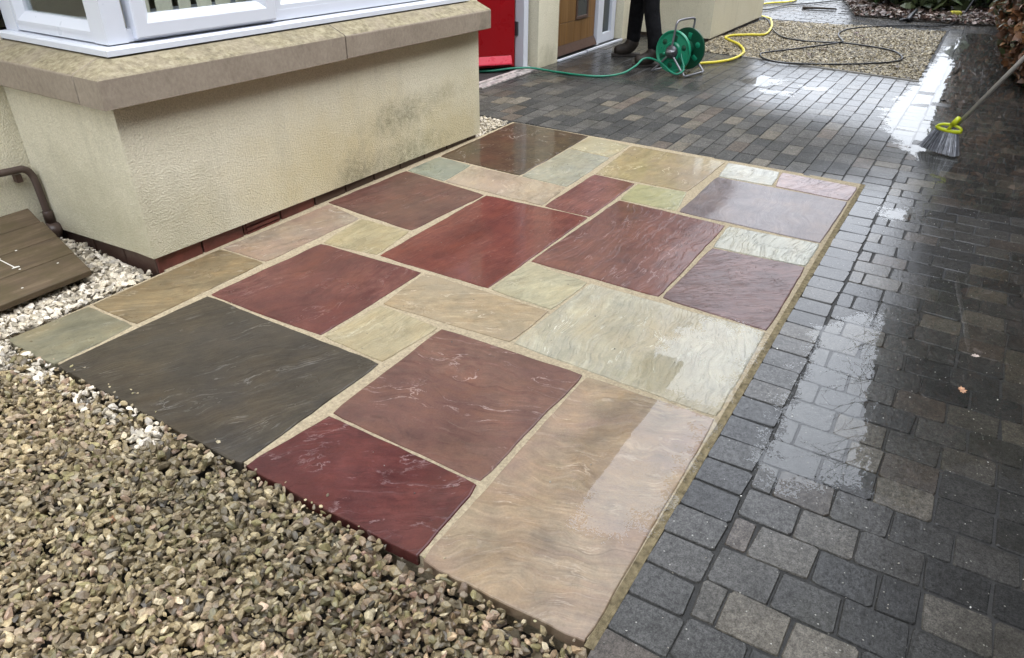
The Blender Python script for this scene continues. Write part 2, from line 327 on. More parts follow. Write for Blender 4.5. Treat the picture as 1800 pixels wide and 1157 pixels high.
def tone_mat(name, rough=0.6, fine=90, bump=0.4, bdist=0.003, coat=0.0, coat_rough=0.25, spec=0.4, sss=0.0):
    t = NT(name); p = t.pos(); c = t.attr('tone')
    c2 = t.mix(1.0, c, t.ramp(t.noise(p, fine, 5, 0.7), [(0.3, 0.62), (0.72, 1.35)]), 'MULTIPLY')
    t.pbsdf(Base_Color=c2, Roughness=rough, Specular_IOR_Level=spec, Coat_Weight=coat, Coat_Roughness=coat_rough, Normal=t.bump(t.noise(p, fine * 1.5, 4), bump, bdist))
    return t.m
def wood_mat(name, c1, c2, c3, axis_scale=(1.5, 22, 22), rough=0.6, coat=0.0, moss=None, bump=0.35):
    t = NT(name); o = t.map(t.pos(), scale=axis_scale)
    g = t.noise(o, 1.0, 8, 0.62, 0.6)
    c = t.ramp(g, [(0.3, c1), (0.5, c2), (0.72, c3)])
    if moss: c = t.mix(t.ramp(t.noise(t.pos(), 9, 7, 0.7), [(0.42, 0.0), (0.62, 0.8)]), c, moss)
    t.pbsdf(Base_Color=c, Roughness=rough, Coat_Weight=coat, Coat_Roughness=0.3, Normal=t.bump(g, bump, 0.003)); return t.m

M_PAVER = paver_mat(); M_WATER = water_mat(); M_RENDER = render_wall_mat(); M_SILL = sill_mat()
M_PVC = simple('white plastic window frame', (0.60, 0.625, 0.68), 0.35, 0.0, 2)
M_GLASS = glass_mat('window glass')
M_RED = simple('red painted door', (0.29, 0.006, 0.010), 0.3, 0.05, 3, 0.03, 40, spec=0.3)
M_BROWNPLASTIC = simple('brown plastic pipe', (0.075, 0.050, 0.040), 0.45, 0.15, 9, 0.1, 50)
M_BLACK = simple('black rubber', (0.015, 0.015, 0.016), 0.4, 0.2, 20, 0.1, 60)
M_DARKMETAL = simple('dark metal', (0.10, 0.10, 0.11), 0.4, 0.1, 20, metal=0.6)
M_STEEL = simple('grey tube metal', (0.22, 0.22, 0.23), 0.35, 0.12, 20, metal=0.5)
M_GREENP = simple('green reel plastic', (0.008, 0.21, 0.11), 0.34, 0.12, 12, 0.05, 60)
M_SHADEGREEN = simple('shaded green reel plastic', (0.004, 0.060, 0.030), 0.4, 0.15, 12)  # reel green darkened: shade on drum and inner flange put into colour
M_GREENH = simple('green hose rubber', (0.006, 0.17, 0.10), 0.35, 0.15, 15, 0.05, 200)
M_YELLOWH = simple('yellow hose rubber', (0.62, 0.52, 0.035), 0.42, 0.12, 10, 0.05, 200)
M_LIME = simple('lime plastic', (0.45, 0.50, 0.010), 0.35, 0.06, 10)
M_HANDLE = simple('pale grey painted tube', (0.36, 0.34, 0.31), 0.4, 0.08, 12)
M_MORTAR = simple('sandy jointing mortar', (0.37, 0.305, 0.205), 0.9, 0.24, 120, 1.0, 300, 0.004, spec=0.1)
M_HAUNCH = simple('damp edging mortar', (0.205, 0.165, 0.095), 0.9, 0.40, 60, 1.0, 280, 0.006, spec=0.15)
M_SOIL = simple('dark wet soil', (0.030, 0.024, 0.017), 0.8, 0.35, 8, 0.9, 30, 0.03)
M_BED = simple('black jointing sand', (0.016, 0.015, 0.013), 0.7, 0.3, 40, 0.6, 120, 0.004)
M_STONE = tone_mat('weathered gravel stone', 0.62, 140, 0.45, 0.003, coat=0.4, coat_rough=0.3)
M_WSTONE = tone_mat('white limestone chip', 0.7, 160, 0.4, 0.003)
M_LEAF = tone_mat('leaf', 0.5, 60, 0.3, 0.002, coat=0.15, spec=0.5)
M_BRICK = simple('dark red brick', (0.125, 0.030, 0.022), 0.55, 0.3, 14, 0.5, 90, 0.003, coat=0.35)
M_PLINTHM = simple('plinth mortar', (0.10, 0.075, 0.06), 0.8, 0.2, 20, 0.5, 100)
M_DECK = wood_mat('mossy weathered board', (0.050, 0.034, 0.019), (0.088, 0.060, 0.033), (0.14, 0.10, 0.060), (3, 34, 34), 0.75, 0.0, (0.062, 0.046, 0.018))
M_OAK = wood_mat('golden brown door panel', (0.13, 0.060, 0.016), (0.18, 0.090, 0.026), (0.235, 0.125, 0.042), (26, 26, 1.0), 0.45, 0.15, None, 0.15)
M_DBROWN = simple('dark brown door trim', (0.075, 0.043, 0.032), 0.4, 0.12, 12)
M_DARKIN = simple('darkened interior plaster', (0.20, 0.18, 0.15), 0.8, 0.1, 2)
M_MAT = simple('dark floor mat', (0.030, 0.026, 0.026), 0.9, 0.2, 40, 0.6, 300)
M_TILE = simple('dark roof tile', (0.070, 0.045, 0.036), 0.7, 0.25, 3, 0.4, 30, 0.01)
M_BARK = simple('dark bark', (0.045, 0.034, 0.024), 0.8, 0.3, 20, 0.7, 60, 0.006)
M_BLIND = simple('beige blind fabric', (0.72, 0.67, 0.56), 0.8, 0.08, 10)
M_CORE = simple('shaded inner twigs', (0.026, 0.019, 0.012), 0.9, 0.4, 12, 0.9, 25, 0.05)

# ------------------------------------------------------------------ ground
g = MB(); n = 32
g.add([(2 + 300 * math.cos(2 * math.pi * k / n), 300 * math.sin(2 * math.pi * k / n), -0.10) for k in range(n)], [tuple(range(n))])
tag(g.build('ground', M_SOIL), kind='structure')

# ------------------------------------------------------------------ patio slabs
Q = {
 'grey': [(-0.009, 1.538), (0.595, 1.521), (0.598, 0.623), (-0.004, 0.615)],
 'darkred': [(-0.004, 0.615), (0.301, 0.579), (0.297, 0.014), (0.001, -0.006)],
 'beigebig': [(0.001, -0.006), (0.911, 0.01), (0.92, -0.436), (0.012, -0.45)],
 'redbrown': [(0.301, 0.579), (0.894, 0.597), (0.911, 0.01), (0.297, 0.014)],
 'smallcream': [(0.61, 0.921), (0.907, 0.901), (0.894, 0.597), (0.598, 0.623)],
 'redB': [(0.595, 1.521), (1.194, 1.504), (1.215, 0.928), (0.61, 0.921)],
 'beigemid': [(0.907, 0.901), (1.215, 0.928), (1.221, 0.315), (0.939, 0.325)],
 'creamsq': [(1.236, 0.615), (1.543, 0.612), (1.511, 0.298), (1.221, 0.315)],
 'pale': [(0.939, 0.325), (1.511, 0.298), (1.514, -0.427), (0.92, -0.436)],
 'redC': [(1.231, 1.199), (2.11, 1.215), (2.131, 0.611), (1.236, 0.615)],
 'redD': [(1.543, 0.612), (2.433, 0.598), (2.403, 0.01), (1.544, 0.006)],
 'purple': [(1.544, 0.006), (2.119, -0.007), (2.146, -0.423), (1.514, -0.427)],
 'white': [(2.119, -0.007), (2.403, 0.01), (2.433, -0.424), (2.146, -0.423)],
 'creamL': [(1.194, 1.504), (1.512, 1.548), (1.521, 1.243), (1.231, 1.199)],
 'redE': [(1.568, 1.84), (2.181, 1.815), (2.11, 1.215), (1.521, 1.243)],
 'blue': [(2.181, 1.815), (2.493, 1.815), (2.467, 1.552), (2.15, 1.522)],
 'pinkstrip': [(2.15, 1.522), (2.467, 1.552), (2.444, 0.908), (2.134, 0.882)],
 'redF': [(2.134, 0.882), (2.724, 0.886), (2.71, 0.616), (2.131, 0.611)],
 'brown': [(2.493, 1.815), (3.385, 1.835), (3.377, 1.241), (2.46, 1.219)],
 'greycream': [(2.46, 1.219), (3.071, 1.234), (3.041, 0.929), (2.444, 0.908)],
 'topcream': [(3.071, 1.234), (3.377, 1.241), (3.343, 0.929), (3.041, 0.929)],
 'yellow': [(2.724, 0.886), (3.343, 0.929), (3.344, 0.311), (2.739, 0.329)],
 'smallgreen': [(2.433, 0.598), (2.71, 0.616), (2.739, 0.329), (2.437, 0.277)],
 'wet': [(2.437, 0.277), (3.064, 0.28), (3.065, -0.429), (2.433, -0.424)],
 'whitetop': [(3.064, 0.28), (3.344, 0.311), (3.345, -0.007), (3.081, -0.034)],
 'pinktop': [(3.081, -0.034), (3.345, -0.007), (3.321, -0.433), (3.065, -0.429)],
 'border1': [(-0.015, 1.845), (0.296, 1.832), (0.302, 1.547), (-0.009, 1.538)],
 'border2': [(0.296, 1.832), (0.909, 1.837), (0.919, 1.555), (0.302, 1.547)],
 'border3': [(0.909, 1.837), (1.569, 1.815), (1.512, 1.548), (0.919, 1.555)],
}
# colours: two band tones, a stain tone; grain angle; strength of pale streaks and painted glints; gloss range; riven relief; label
SLABK = 0.50
def rgb(r, g_, b): return tuple(SLABK * ((c / 255) / 12.92 if c < 10 else ((c / 255 + 0.055) / 1.055) ** 2.4) for c in (r, g_, b))
SK = {
 'grey': (rgb(84, 75, 63), rgb(92, 84, 71), rgb(86, 81, 75), 0.5, 0.22, (0.10, 0.30), 0.7, 'large charcoal grey paving slab'),
 'darkred': (rgb(108, 50, 46), rgb(120, 62, 56), rgb(98, 48, 46), 0.9, 0.35, (0.07, 0.25), 0.9, 'dark wine red paving slab at the gravel edge'),
 'beigebig': (rgb(178, 152, 124), rgb(192, 170, 140), rgb(170, 138, 126), 1.2, 0.2, (0.10, 0.30), 0.5, 'large beige and pink banded paving slab'),
 'redbrown': (rgb(134, 88, 74), rgb(146, 106, 88), rgb(126, 84, 76), 1.3, 0.45, (0.08, 0.26), 0.9, 'brownish red square paving slab'),
 'smallcream': (rgb(196, 180, 142), rgb(208, 194, 158), rgb(186, 168, 128), 0.2, 0.3, (0.15, 0.35), 0.8, 'small cream square paving slab beside the charcoal slab'),
 'redB': (rgb(126, 72, 64), rgb(138, 86, 76), rgb(112, 60, 56), 0.1, 0.2, (0.10, 0.3), 0.6, 'wine red square paving slab'),
 'beigemid': (rgb(184, 160, 126), rgb(196, 176, 142), rgb(186, 172, 148), 1.1, 0.5, (0.12, 0.3), 0.7, 'beige oblong paving slab with pale streaks'),
 'creamsq': (rgb(196, 186, 152), rgb(206, 198, 164), rgb(190, 176, 140), 0.3, 0.2, (0.12, 0.3), 0.6, 'cream square paving slab'),
 'pale': (rgb(198, 190, 162), rgb(210, 203, 178), rgb(192, 176, 140), -0.2, 0.5, (0.07, 0.24), 1.3, 'large pale stone paving slab'),
 'redC': (rgb(132, 68, 56), rgb(146, 80, 66), rgb(120, 64, 54), 0.1, 0.15, (0.03, 0.13), 0.6, 'brick red large paving slab'),
 'redD': (rgb(130, 76, 64), rgb(146, 94, 80), rgb(120, 72, 66), 0.0, 0.4, (0.06, 0.22), 1.0, 'large dusty red paving slab with riven corner'),
 'purple': (rgb(118, 78, 70), rgb(140, 100, 94), rgb(102, 72, 66), 0.9, 0.3, (0.05, 0.2), 1.6, 'purple riven paving slab'),
 'white': (rgb(198, 196, 176), rgb(214, 212, 194), rgb(186, 180, 152), 0.1, 0.2, (0.10, 0.28), 1.7, 'whitish riven paving strip'),
 'creamL': (rgb(190, 174, 132), rgb(202, 188, 150), rgb(178, 162, 120), 0.2, 0.2, (0.2, 0.4), 0.7, 'small cream paving slab between two red slabs'),
 'redE': (rgb(122, 76, 66), rgb(132, 90, 78), rgb(124, 94, 78), 0.2, 0.15, (0.12, 0.3), 0.6, 'dull red square paving slab by the house wall'),
 'blue': (rgb(156, 160, 138), rgb(170, 172, 150), rgb(164, 168, 154), 0.3, 0.2, (0.15, 0.35), 0.6, 'bluish grey small paving slab by the wall'),
 'pinkstrip': (rgb(188, 166, 136), rgb(206, 188, 160), rgb(200, 180, 160), -0.3, 0.25, (0.12, 0.3), 0.7, 'pinkish cream oblong paving slab'),
 'redF': (rgb(140, 80, 70), rgb(154, 98, 86), rgb(128, 74, 66), 0.1, 0.3, (0.06, 0.22), 0.8, 'small oblong red paving slab'),
 'brown': (rgb(88, 76, 58), rgb(104, 90, 70), rgb(108, 78, 62), 0.0, 0.6, (0.02, 0.10), 0.9, 'dark brown glossy paving slab'),
 'greycream': (rgb(182, 176, 146), rgb(194, 190, 166), rgb(176, 178, 170), 0.2, 0.25, (0.10, 0.3), 0.7, 'greyish cream oblong paving slab'),
 'topcream': (rgb(204, 192, 154), rgb(214, 204, 170), rgb(194, 180, 138), 0.2, 0.2, (0.15, 0.35), 0.6, 'small cream paving slab at the block paving edge'),
 'yellow': (rgb(184, 164, 118), rgb(198, 180, 138), rgb(186, 162, 138), 0.0, 0.4, (0.02, 0.10), 0.6, 'straw coloured glossy paving slab'),
 'smallgreen': (rgb(190, 184, 132), rgb(204, 200, 158), rgb(184, 176, 122), 0.6, 0.3, (0.10, 0.28), 0.9, 'small greenish cream paving slab'),
 'wet': (rgb(134, 120, 118), rgb(150, 138, 136), rgb(126, 106, 100), -0.1, 0.1, (0.03, 0.14), 0.7, 'purplish grey paving slab shining with water'),
 'whitetop': (rgb(204, 202, 184), rgb(220, 217, 200), rgb(196, 190, 164), 0.4, 0.2, (0.12, 0.3), 1.6, 'small white riven paving slab'),
 'pinktop': (rgb(178, 150, 146), rgb(196, 172, 168), rgb(170, 144, 140), 0.5, 0.25, (0.06, 0.22), 1.8, 'pink riven paving strip at the corner'),
 'border1': (rgb(144, 139, 112), rgb(156, 151, 126), rgb(148, 138, 112), 0.3, 0.25, (0.25, 0.45), 0.8, 'grey green border slab at the gravel corner'),
 'border2': (rgb(144, 124, 94), rgb(164, 146, 112), rgb(122, 104, 76), 0.9, 0.35, (0.25, 0.45), 0.8, 'mottled tan border slab'),
 'border3': (rgb(172, 154, 132), rgb(184, 168, 146), rgb(176, 138, 120), 0.4, 0.35, (0.15, 0.35), 0.8, 'pale border slab with pink end'),
}
patio = MB(); patio.prism([(0.030, -0.444), (3.392, -0.432), (3.392, 1.85), (2.955, 1.85), (2.955, 1.878), (0.64, 1.878), (0.64, 1.845), (0.010, 1.835), (0.012, 0.6), (0.018, 0.0)], -0.09, -0.004)
patio = tag(patio.build('patio', M_MORTAR), kind='structure')
hn = MB(); hn.prism([(0.012, -0.4665), (1.6, -0.4615), (3.392, -0.4565), (3.392, -0.4325), (0.012, -0.4445)], -0.09, -0.0035); hn.build('edge_mortar', M_HAUNCH, patio)
def slab(key):
    q = [Vector((x, y)) for x, y in Q[key]]; c = sum(q, Vector((0, 0))) / 4
    if (q[1] - q[0]).cross(q[2] - q[1]) < 0: q = q[::-1]
    pts = []
    L = []
    for i in range(4):                                   # move each edge inwards by half a joint
        a, b = q[i], q[(i + 1) % 4]; d = (b - a).normalized(); nrm = Vector((-d.y, d.x)); L.append((a + nrm * 0.0048, d))
    cor = []
    for i in range(4):
        (p1, d1), (p2, d2) = L[i - 1], L[i]
        cor.append(p1 + d1 * ((p2 - p1).cross(d2) / d1.cross(d2)))
    sd = random.uniform(0, 90)
    for i in range(4):
        a, b = cor[i], cor[(i + 1) % 4]; k = max(5, int((b - a).length / 0.045)); d = (b - a).normalized(); nrm = Vector((-d.y, d.x))
        for j in range(k):
            t = j / k; p = a + (b - a) * t
            am = 0.0048 * mnoise.noise((sd + i * 9 + j * 0.37, 1.3, 0)) + 0.0030 * mnoise.noise((sd + i * 5 + j * 1.3, 4.3, 0))
            if j == 0: p = p + (d + Vector((-L[i - 1][1].x, -L[i - 1][1].y))) * 0.004; am = 0
            pts.append(p + nrm * am - c)
    n = len(pts); rings = []
    for ins, z in ((0.0, -0.034), (0.0, -0.0035), (0.0022, -0.0008), (0.006, 0.0)):
        rings.append([(p.x - p.normalized().x * ins, p.y - p.normalized().y * ins, z + (0 if z < -0.02 else random.uniform(-.0006, .0003) * (z < 0))) for p in pts])
    vs = [v for r_ in rings for v in r_]; fs = []
    for r_ in range(3):
        for k in range(n): fs.append((r_ * n + k, r_ * n + (k + 1) % n, (r_ + 1) * n + (k + 1) % n, (r_ + 1) * n + k))
    fs.append(tuple(3 * n + k for k in range(n)))
    s = SK[key]
    m = slab_mat('riven sandstone ' + key, s[0], s[1], s[2], s[3], s[4], s[5], random.uniform(0, 40), s[6])
    o = MB().add(vs, fs).build('paving_slab', m, patio)
    o.location = (c.x, c.y, 0); o.rotation_euler = (random.uniform(-.0015, .0015), random.uniform(-.0015, .0015), 0)
    o['label'] = s[7]
for key in Q: slab(key)

# ------------------------------------------------------------------ block paving
drive = MB(); drive.prism([(-4.0, -1.75), (13.5, -1.75), (13.5, 3.2), (9.3, 3.2), (9.3, 2.58), (3.36, 2.58), (3.36, -0.46), (0.0, -0.466), (-4.0, -0.47)], -0.085, -0.0090)
drive = tag(drive.build('driveway', M_BED), kind='structure')
TONES = [(0.066, 0.065, 0.063)] * 5 + [(0.084, 0.081, 0.077)] * 5 + [(0.050, 0.050, 0.050)] * 4 + [(0.110, 0.102, 0.090)] * 2 + [(0.135, 0.120, 0.098)] + [(0.108, 0.090, 0.076)] + [(0.155, 0.140, 0.118)]
blocks = []                                             # (u0,u1,v0,v1)
def jit(a): return random.uniform(-a, a)
def lerp(u, u0, a, u1, b): return a + (b - a) * (u - u0) / (u1 - u0)
u = -1.5                                                # header course along the patio
while u < 10.1:
    p = 0.1125 + jit(0.004); mid = u + p / 2
    a = lerp(mid, 0.1, -0.460, 3.4, -0.452) if mid < 3.37 else (-0.433 if mid < 6.42 else lerp(mid, 6.42, -0.415, 9.6, -0.372))
    b = lerp(mid, 0.1, -0.603, 3.5, -0.578) + jit(.002) if mid < 6.42 else lerp(mid, 6.42, -0.562, 9.6, -0.52)
    blocks.append((u, u + p, b + jit(.002), a, 'h')); u += p
k0 = -35                                                # stretcher field to the right
for k in range(k0, 66):
    ua = 2.585 + 0.119 * k + jit(0.001); ub = 2.585 + 0.119 * (k + 1)
    mid = (ua + ub) / 2
    vs_ = lerp(mid, 0.1, -0.6045, 3.5, -0.5795) if mid < 6.42 else lerp(mid, 6.42, -0.5635, 9.6, -0.5215)
    v = vs_ - (0.060 if k % 2 == 0 else 0.143)
    v += jit(0.006); prev = vs_
    while prev > -1.62:
        blocks.append((ua, ub, v, prev, 'f')); prev = v; v -= 0.1435 + jit(0.004)
        if random.random() < 0.06: v += 0.05
for k in range(30):                                      # back area in straight columns
    va = -0.433 + 0.105 * k; vb = va + 0.105
    if va > 2.52: break
    vm = va + 0.05
    ustart = lerp(vm, -0.43, 3.36, 1.3, 3.405) if vm < 1.85 else 3.42
    uend = lerp(vm, -0.41, 6.40, 1.18, 6.63) if vm < 1.6 else (7.18 if vm < 1.72 else 7.24)
    u = ustart - random.choice([0, 0.05, 0.1])
    while u < uend:
        ln = random.choice([0.165, 0.21, 0.21, 0.215, 0.235]) + jit(0.004)
        a, b = max(u, ustart), min(u + ln, uend)
        if b - a > 0.03: blocks.append((a, b, va + jit(.0015), vb + jit(.0015), 'b'))
        u += ln
for i in range(34):                                      # path beyond the gravel
    ua = 9.40 + 0.12 * i; v = -0.375 + (0.1 if i % 2 else 0)
    if ua < 9.56: v = max(v, lerp(ua, 9.40, 0.6, 9.57, -0.35))
    while v < 3.0:
        b = v + 0.2 + jit(.005)
        edge = 10.25 + (0 if v < 0.8 else (v - 0.8) * 4.5)
        if ua < edge and not (ua < 9.62 and lerp(v, -0.35, 9.58, 1.72, 9.24) > ua + 0.03): blocks.append((ua, ua + 0.12, v, b, 'p'))
        v = b
def block_mesh(u0, u1, v0, v1, typ):
    g_ = {'h': 0.0008, 'f': 0.0006, 'b': 0.0008, 'p': 0.002}[typ] + random.uniform(0, 0.0018); ch = 0.0025; r = 0.0095
    if typ == 'b': r = 0.007
    a0, a1, b0, b1 = u0 + g_, u1 - g_, v0 + g_, v1 - g_
    r = min(r, (a1 - a0) * 0.3, (b1 - b0) * 0.3)
    out = []
    for cx, cy, t0 in ((a1 - r, b1 - r, 0), (a0 + r, b1 - r, 90), (a0 + r, b0 + r, 180), (a1 - r, b0 + r, 270)):
        rr = r * random.uniform(0.6, 1.25)
        for t in (8, 45, 82):
            out.append((cx + rr * math.cos(R(t0 + t)) + jit(.0022), cy + rr * math.sin(R(t0 + t)) + jit(.0022)))
    cx, cy = (a0 + a1) / 2, (b0 + b1) / 2
    z = -0.0045 + random.gauss(0, 0.0007); tx, ty = random.gauss(0, .0022), random.gauss(0, .0022)
    Z = lambda x, y: z + (x - cx) * tx + (y - cy) * ty
    hx, hy = (a1 - a0) / 2, (b1 - b0) / 2
    ring = [(cx + (x - cx) * (1 - ch / hx), cy + (y - cy) * (1 - ch / hy)) for x, y in out]
    mid_ = [(cx + (x - cx) * (1 - 0.0014 / hx), cy + (y - cy) * (1 - 0.0014 / hy)) for x, y in out]
    vs = [(x, y, -0.03) for x, y in out] + [(x, y, Z(x, y) - 0.0042) for x, y in out] + [(x, y, Z(x, y) - 0.0013) for x, y in mid_] + [(x, y, Z(x, y)) for x, y in ring]
    fs = []
    for q in range(3):
        for k in range(12): fs.append((q * 12 + k, q * 12 + (k + 1) % 12, (q + 1) * 12 + (k + 1) % 12, (q + 1) * 12 + k))
    fs.append(tuple(36 + k for k in range(12)))
    return vs, fs
def px_size(u0, u1, v0, v1):
    c = Vector(((u0 + u1) / 2, (v0 + v1) / 2, 0)); d = c - CAM_C; z = d.dot(CD)
    if z < 0.2: return 0
    x, y = d.dot(CR) / z * 1261, d.dot(CU) / z * 1261
    if abs(x) > 930 or abs(y) > 610: return 0
    return (u1 - u0) * (v1 - v0) * abs(d.normalized().z) / d.length_squared
blocks.sort(key=lambda b: -px_size(*b[:4]))
SV, SF, SC = [], [], []
for i, b in enumerate(blocks):
    vs, fs = block_mesh(*b); tone = np.array(random.choice(TONES)) * random.uniform(0.85, 1.15)
    if i < 298 and px_size(*b[:4]) > 0:
        cx, cy = (b[0] + b[1]) / 2, (b[2] + b[3]) / 2
        me = bpy.data.meshes.new('paver'); me.from_pydata([(x - cx, y - cy, z) for x, y, z in vs], [], fs); set_cols(me, np.tile(tone, (len(vs), 1)))
        o = link('paver', me, M_PAVER, drive); o.location = (cx, cy, 0)
    else:
        base = len(SV); SV += vs; SF += [tuple(k + base for k in f) for f in fs]; SC += [tuple(tone)] * len(vs)
me = bpy.data.meshes.new('paver'); me.from_pydata(SV, [], SF); set_cols(me, np.array(SC))
tag(link('paver', me, M_PAVER, drive), kind='stuff')

k = MB(); k.prism([(6.405, -0.40), (6.425, -0.40), (6.665, 1.22), (6.645, 1.22)], -0.06, 0.004)
tag(k.build('gravel_edging', simple('concrete edging', (0.24, 0.225, 0.20), 0.7, 0.2, 12, 0.4, 80), bevel=0.003), kind='structure')

# ------------------------------------------------------------------ gravel
def ico(sub):
    bm = bmesh.new(); bmesh.ops.create_icosphere(bm, subdivisions=sub, radius=1.0)
    v = np.array([x.co[:] for x in bm.verts]); f = np.array([[q.index for q in p.verts] for p in bm.faces]); bm.free(); return v, f
def chip_variants(sub, n, cuts, rng):
    V0, F = ico(sub); out = []
    for _ in range(n):
        v = V0.copy() * (1 + rng.normal(0, 0.07, (len(V0), 1)))
        for _c in range(cuts):
            d = rng.normal(size=3); d /= np.linalg.norm(d); h = rng.uniform(0.38, 0.72); s = v @ d
            v -= np.where(s > h, s - h, 0)[:, None] * d
        v *= np.array([1.35, rng.uniform(0.7, 1.15), rng.uniform(0.45, 0.85)])
        out.append(v)
    return out, F
def rotmats(n, rng, tilt):
    a = rng.uniform(0, 2 * np.pi, n); tx = rng.normal(0, tilt, n); ty = rng.normal(0, tilt, n)
    ca, sa, cx, sx, cy, sy = np.cos(a), np.sin(a), np.cos(tx), np.sin(tx), np.cos(ty), np.sin(ty)
    z0 = np.zeros(n); o1 = np.ones(n)
    Rz = np.stack([ca, -sa, z0, sa, ca, z0, z0, z0, o1], -1).reshape(n, 3, 3)
    Rx = np.stack([o1, z0, z0, z0, cx, -sx, z0, sx, cx], -1).reshape(n, 3, 3)
    Ry = np.stack([cy, z0, sy, z0, o1, z0, -sy, z0, cy], -1).reshape(n, 3, 3)
    return Rx @ Ry @ Rz
def scatter(name, mat, bbox, inside, spacing, size, zfun, colfun, sub=2, cuts=9, layers=1, seed=1, tilt=0.45, sig=0.28, clump=0.0):
    rng = np.random.default_rng(seed); VV, FF, CC = [], [], []; base = 0
    var, F = chip_variants(sub, 14, cuts, rng)
    for ly in range(layers):
        gx, gy = np.meshgrid(np.arange(bbox[0], bbox[1], spacing), np.arange(bbox[2], bbox[3], spacing))
        x = (gx + rng.uniform(-.5, .5, gx.shape) * spacing * 1.1).ravel(); y = (gy + rng.uniform(-.5, .5, gy.shape) * spacing * 1.1).ravel()
        ok = inside(x, y); x, y = x[ok], y[ok]; n = len(x)
        s = size * np.clip(np.exp(rng.normal(0, sig, n)), 0.3, 1.55); z = zfun(x, y) - ly * size * 0.8 + rng.normal(0, size * 0.22, n)
        RM = rotmats(n, rng, tilt); vi = rng.integers(0, len(var), n); col = colfun(x, y, n, rng)
        for q in range(len(var)):
            ix = np.where(vi == q)[0]
            if not len(ix): continue
            v = np.einsum('nij,kj->nki', RM[ix], var[q]) * s[ix][:, None, None] + np.stack([x[ix], y[ix], z[ix]], -1)[:, None, :]
            m = len(var[q]); VV.append(v.reshape(-1, 3)); FF.append((F[None] + (np.arange(len(ix)) * m)[:, None, None]).reshape(-1, 3) + base); base += len(ix) * m
            CC.append(np.repeat(col[ix], m, 0))
    return tag(big_mesh(name, np.concatenate(VV), np.concatenate(FF), mat, np.concatenate(CC)), kind='stuff')
def pal(cols, wts):
    cols = np.array(cols); wts = np.array(wts) / np.sum(wts)
    return lambda x, y, n, rng: cols[rng.choice(len(cols), n, p=wts)] * rng.uniform(0.55, 1.35, (n, 1))
KH = pal([(0.31, 0.250, 0.145), (0.23, 0.185, 0.105), (0.39, 0.325, 0.20), (0.16, 0.128, 0.080), (0.28, 0.220, 0.15), (0.30, 0.215, 0.155), (0.50, 0.43, 0.30), (0.09, 0.075, 0.052), (0.25, 0.22, 0.11)], [6, 6, 4, 4, 4, 1.6, 1.6, 1.2, 3])
WH = pal([(0.54, 0.48, 0.38), (0.47, 0.41, 0.31), (0.62, 0.56, 0.47), (0.36, 0.31, 0.225)], [5, 4, 3, 1.2])
WHITE_SPOTS = [(-0.06, 0.955, 0.05), (-0.045, 1.58, 0.05), (-0.03, 1.30, 0.035), (-0.05, 1.15, 0.03), (-0.05, 1.78, 0.06), (-0.10, 1.70, 0.035)]
def near_col(x, y, n, rng):
    c = KH(x, y, n, rng); w = WH(x, y, n, rng); isw = np.zeros(n, bool); c = c * np.array([0.97, 0.92, 0.85])
    for a, b, r in WHITE_SPOTS: isw |= (np.hypot(x - a, (y - b) * 0.8) < r * rng.uniform(0.5, 1.2, n))
    isw |= (x > -0.09) & (y > 0.9) & (rng.random(n) < 0.15)
    edge = np.clip((y - 1.75 + vnoise(x, y, 6.0) * 0.12) * 8, 0, 1); isw |= rng.random(n) < edge
    mo = np.clip(vnoise(x, y, 2.3, 4) + 0.15 + np.clip(y - 0.9, 0, 1) * 0.45, 0, 1) * 0.5; c = c * (1 - mo[:, None] * np.array([0.86, 0.80, 0.84]))
    pk = np.clip((0.3 - y) * 1.2, 0, 0.35); pink = rng.random(n) < pk
    c[pink] = c[pink] * np.array([1.12, 0.98, 1.02]); c[isw] = w[isw]; return c
BARE = [(-0.085, 0.80, 0.045), (-0.075, 0.70, 0.03), (-0.03, 0.03, 0.045)]
def near_in(x, y):
    ok = (x < -0.008) & (y < 2.0) & (y > -0.47)
    for a, b, r in BARE: ok &= np.hypot(x - a, (y - b) * 0.8) > r
    return ok
zn = lambda x, y: -0.016 + vnoise(x, y, 3.0) * 0.008 - np.clip(-x - 0.1, 0, 1) * 0.015 + np.exp(x / 0.06) * 0.0185
scatter('gravel', M_STONE, (-1.35, 0.0, -0.47, 2.0), near_in, 0.0155, 0.0110, zn, near_col, 2, 16, 1, 3, 0.6, 0.40)
scatter('gravel', M_STONE, (-1.35, -0.005, -0.47, 2.0), lambda x, y: x < -0.010, 0.020, 0.014, lambda x, y: -0.040 + 0 * x, near_col, 1, 3, 1, 4)
P_WL = [(-0.5, 1.855), (0.62, 1.855), (0.62, 2.60), (-0.5, 2.60)]
scatter('white_gravel', M_WSTONE, (-0.5, 0.62, 1.855, 2.6), lambda x, y: (y > 1.868) & (x < 0.59) & ~((x < 0.42) & (y > 2.12)), 0.0165, 0.0115, lambda x, y: -0.008 + np.clip(y - 1.95, 0, 0.4) * 0.035 + vnoise(x, y, 5) * 0.006, WH, 2, 9, 1, 5)
scatter('white_gravel', M_WSTONE, (-0.5, 0.62, 1.855, 2.6), lambda x, y: (y > 1.866) & (x < 0.59), 0.02, 0.014, lambda x, y: -0.034 + 0 * x, WH, 1, 3, 1, 6)
scatter('white_gravel', M_WSTONE, (2.98, 3.40, 1.85, 2.6), lambda x, y: (y > 1.862 + (x - 2.98) * 0.05) & (x < 3.39), 0.0165, 0.0112, lambda x, y: -0.008 + 0 * x, WH, 2, 9, 2, 7)
P_BG = [(6.435, -0.385), (6.68, 1.20), (6.72, 1.75), (7.26, 1.78), (9.24, 1.72), (9.55, -0.345)]
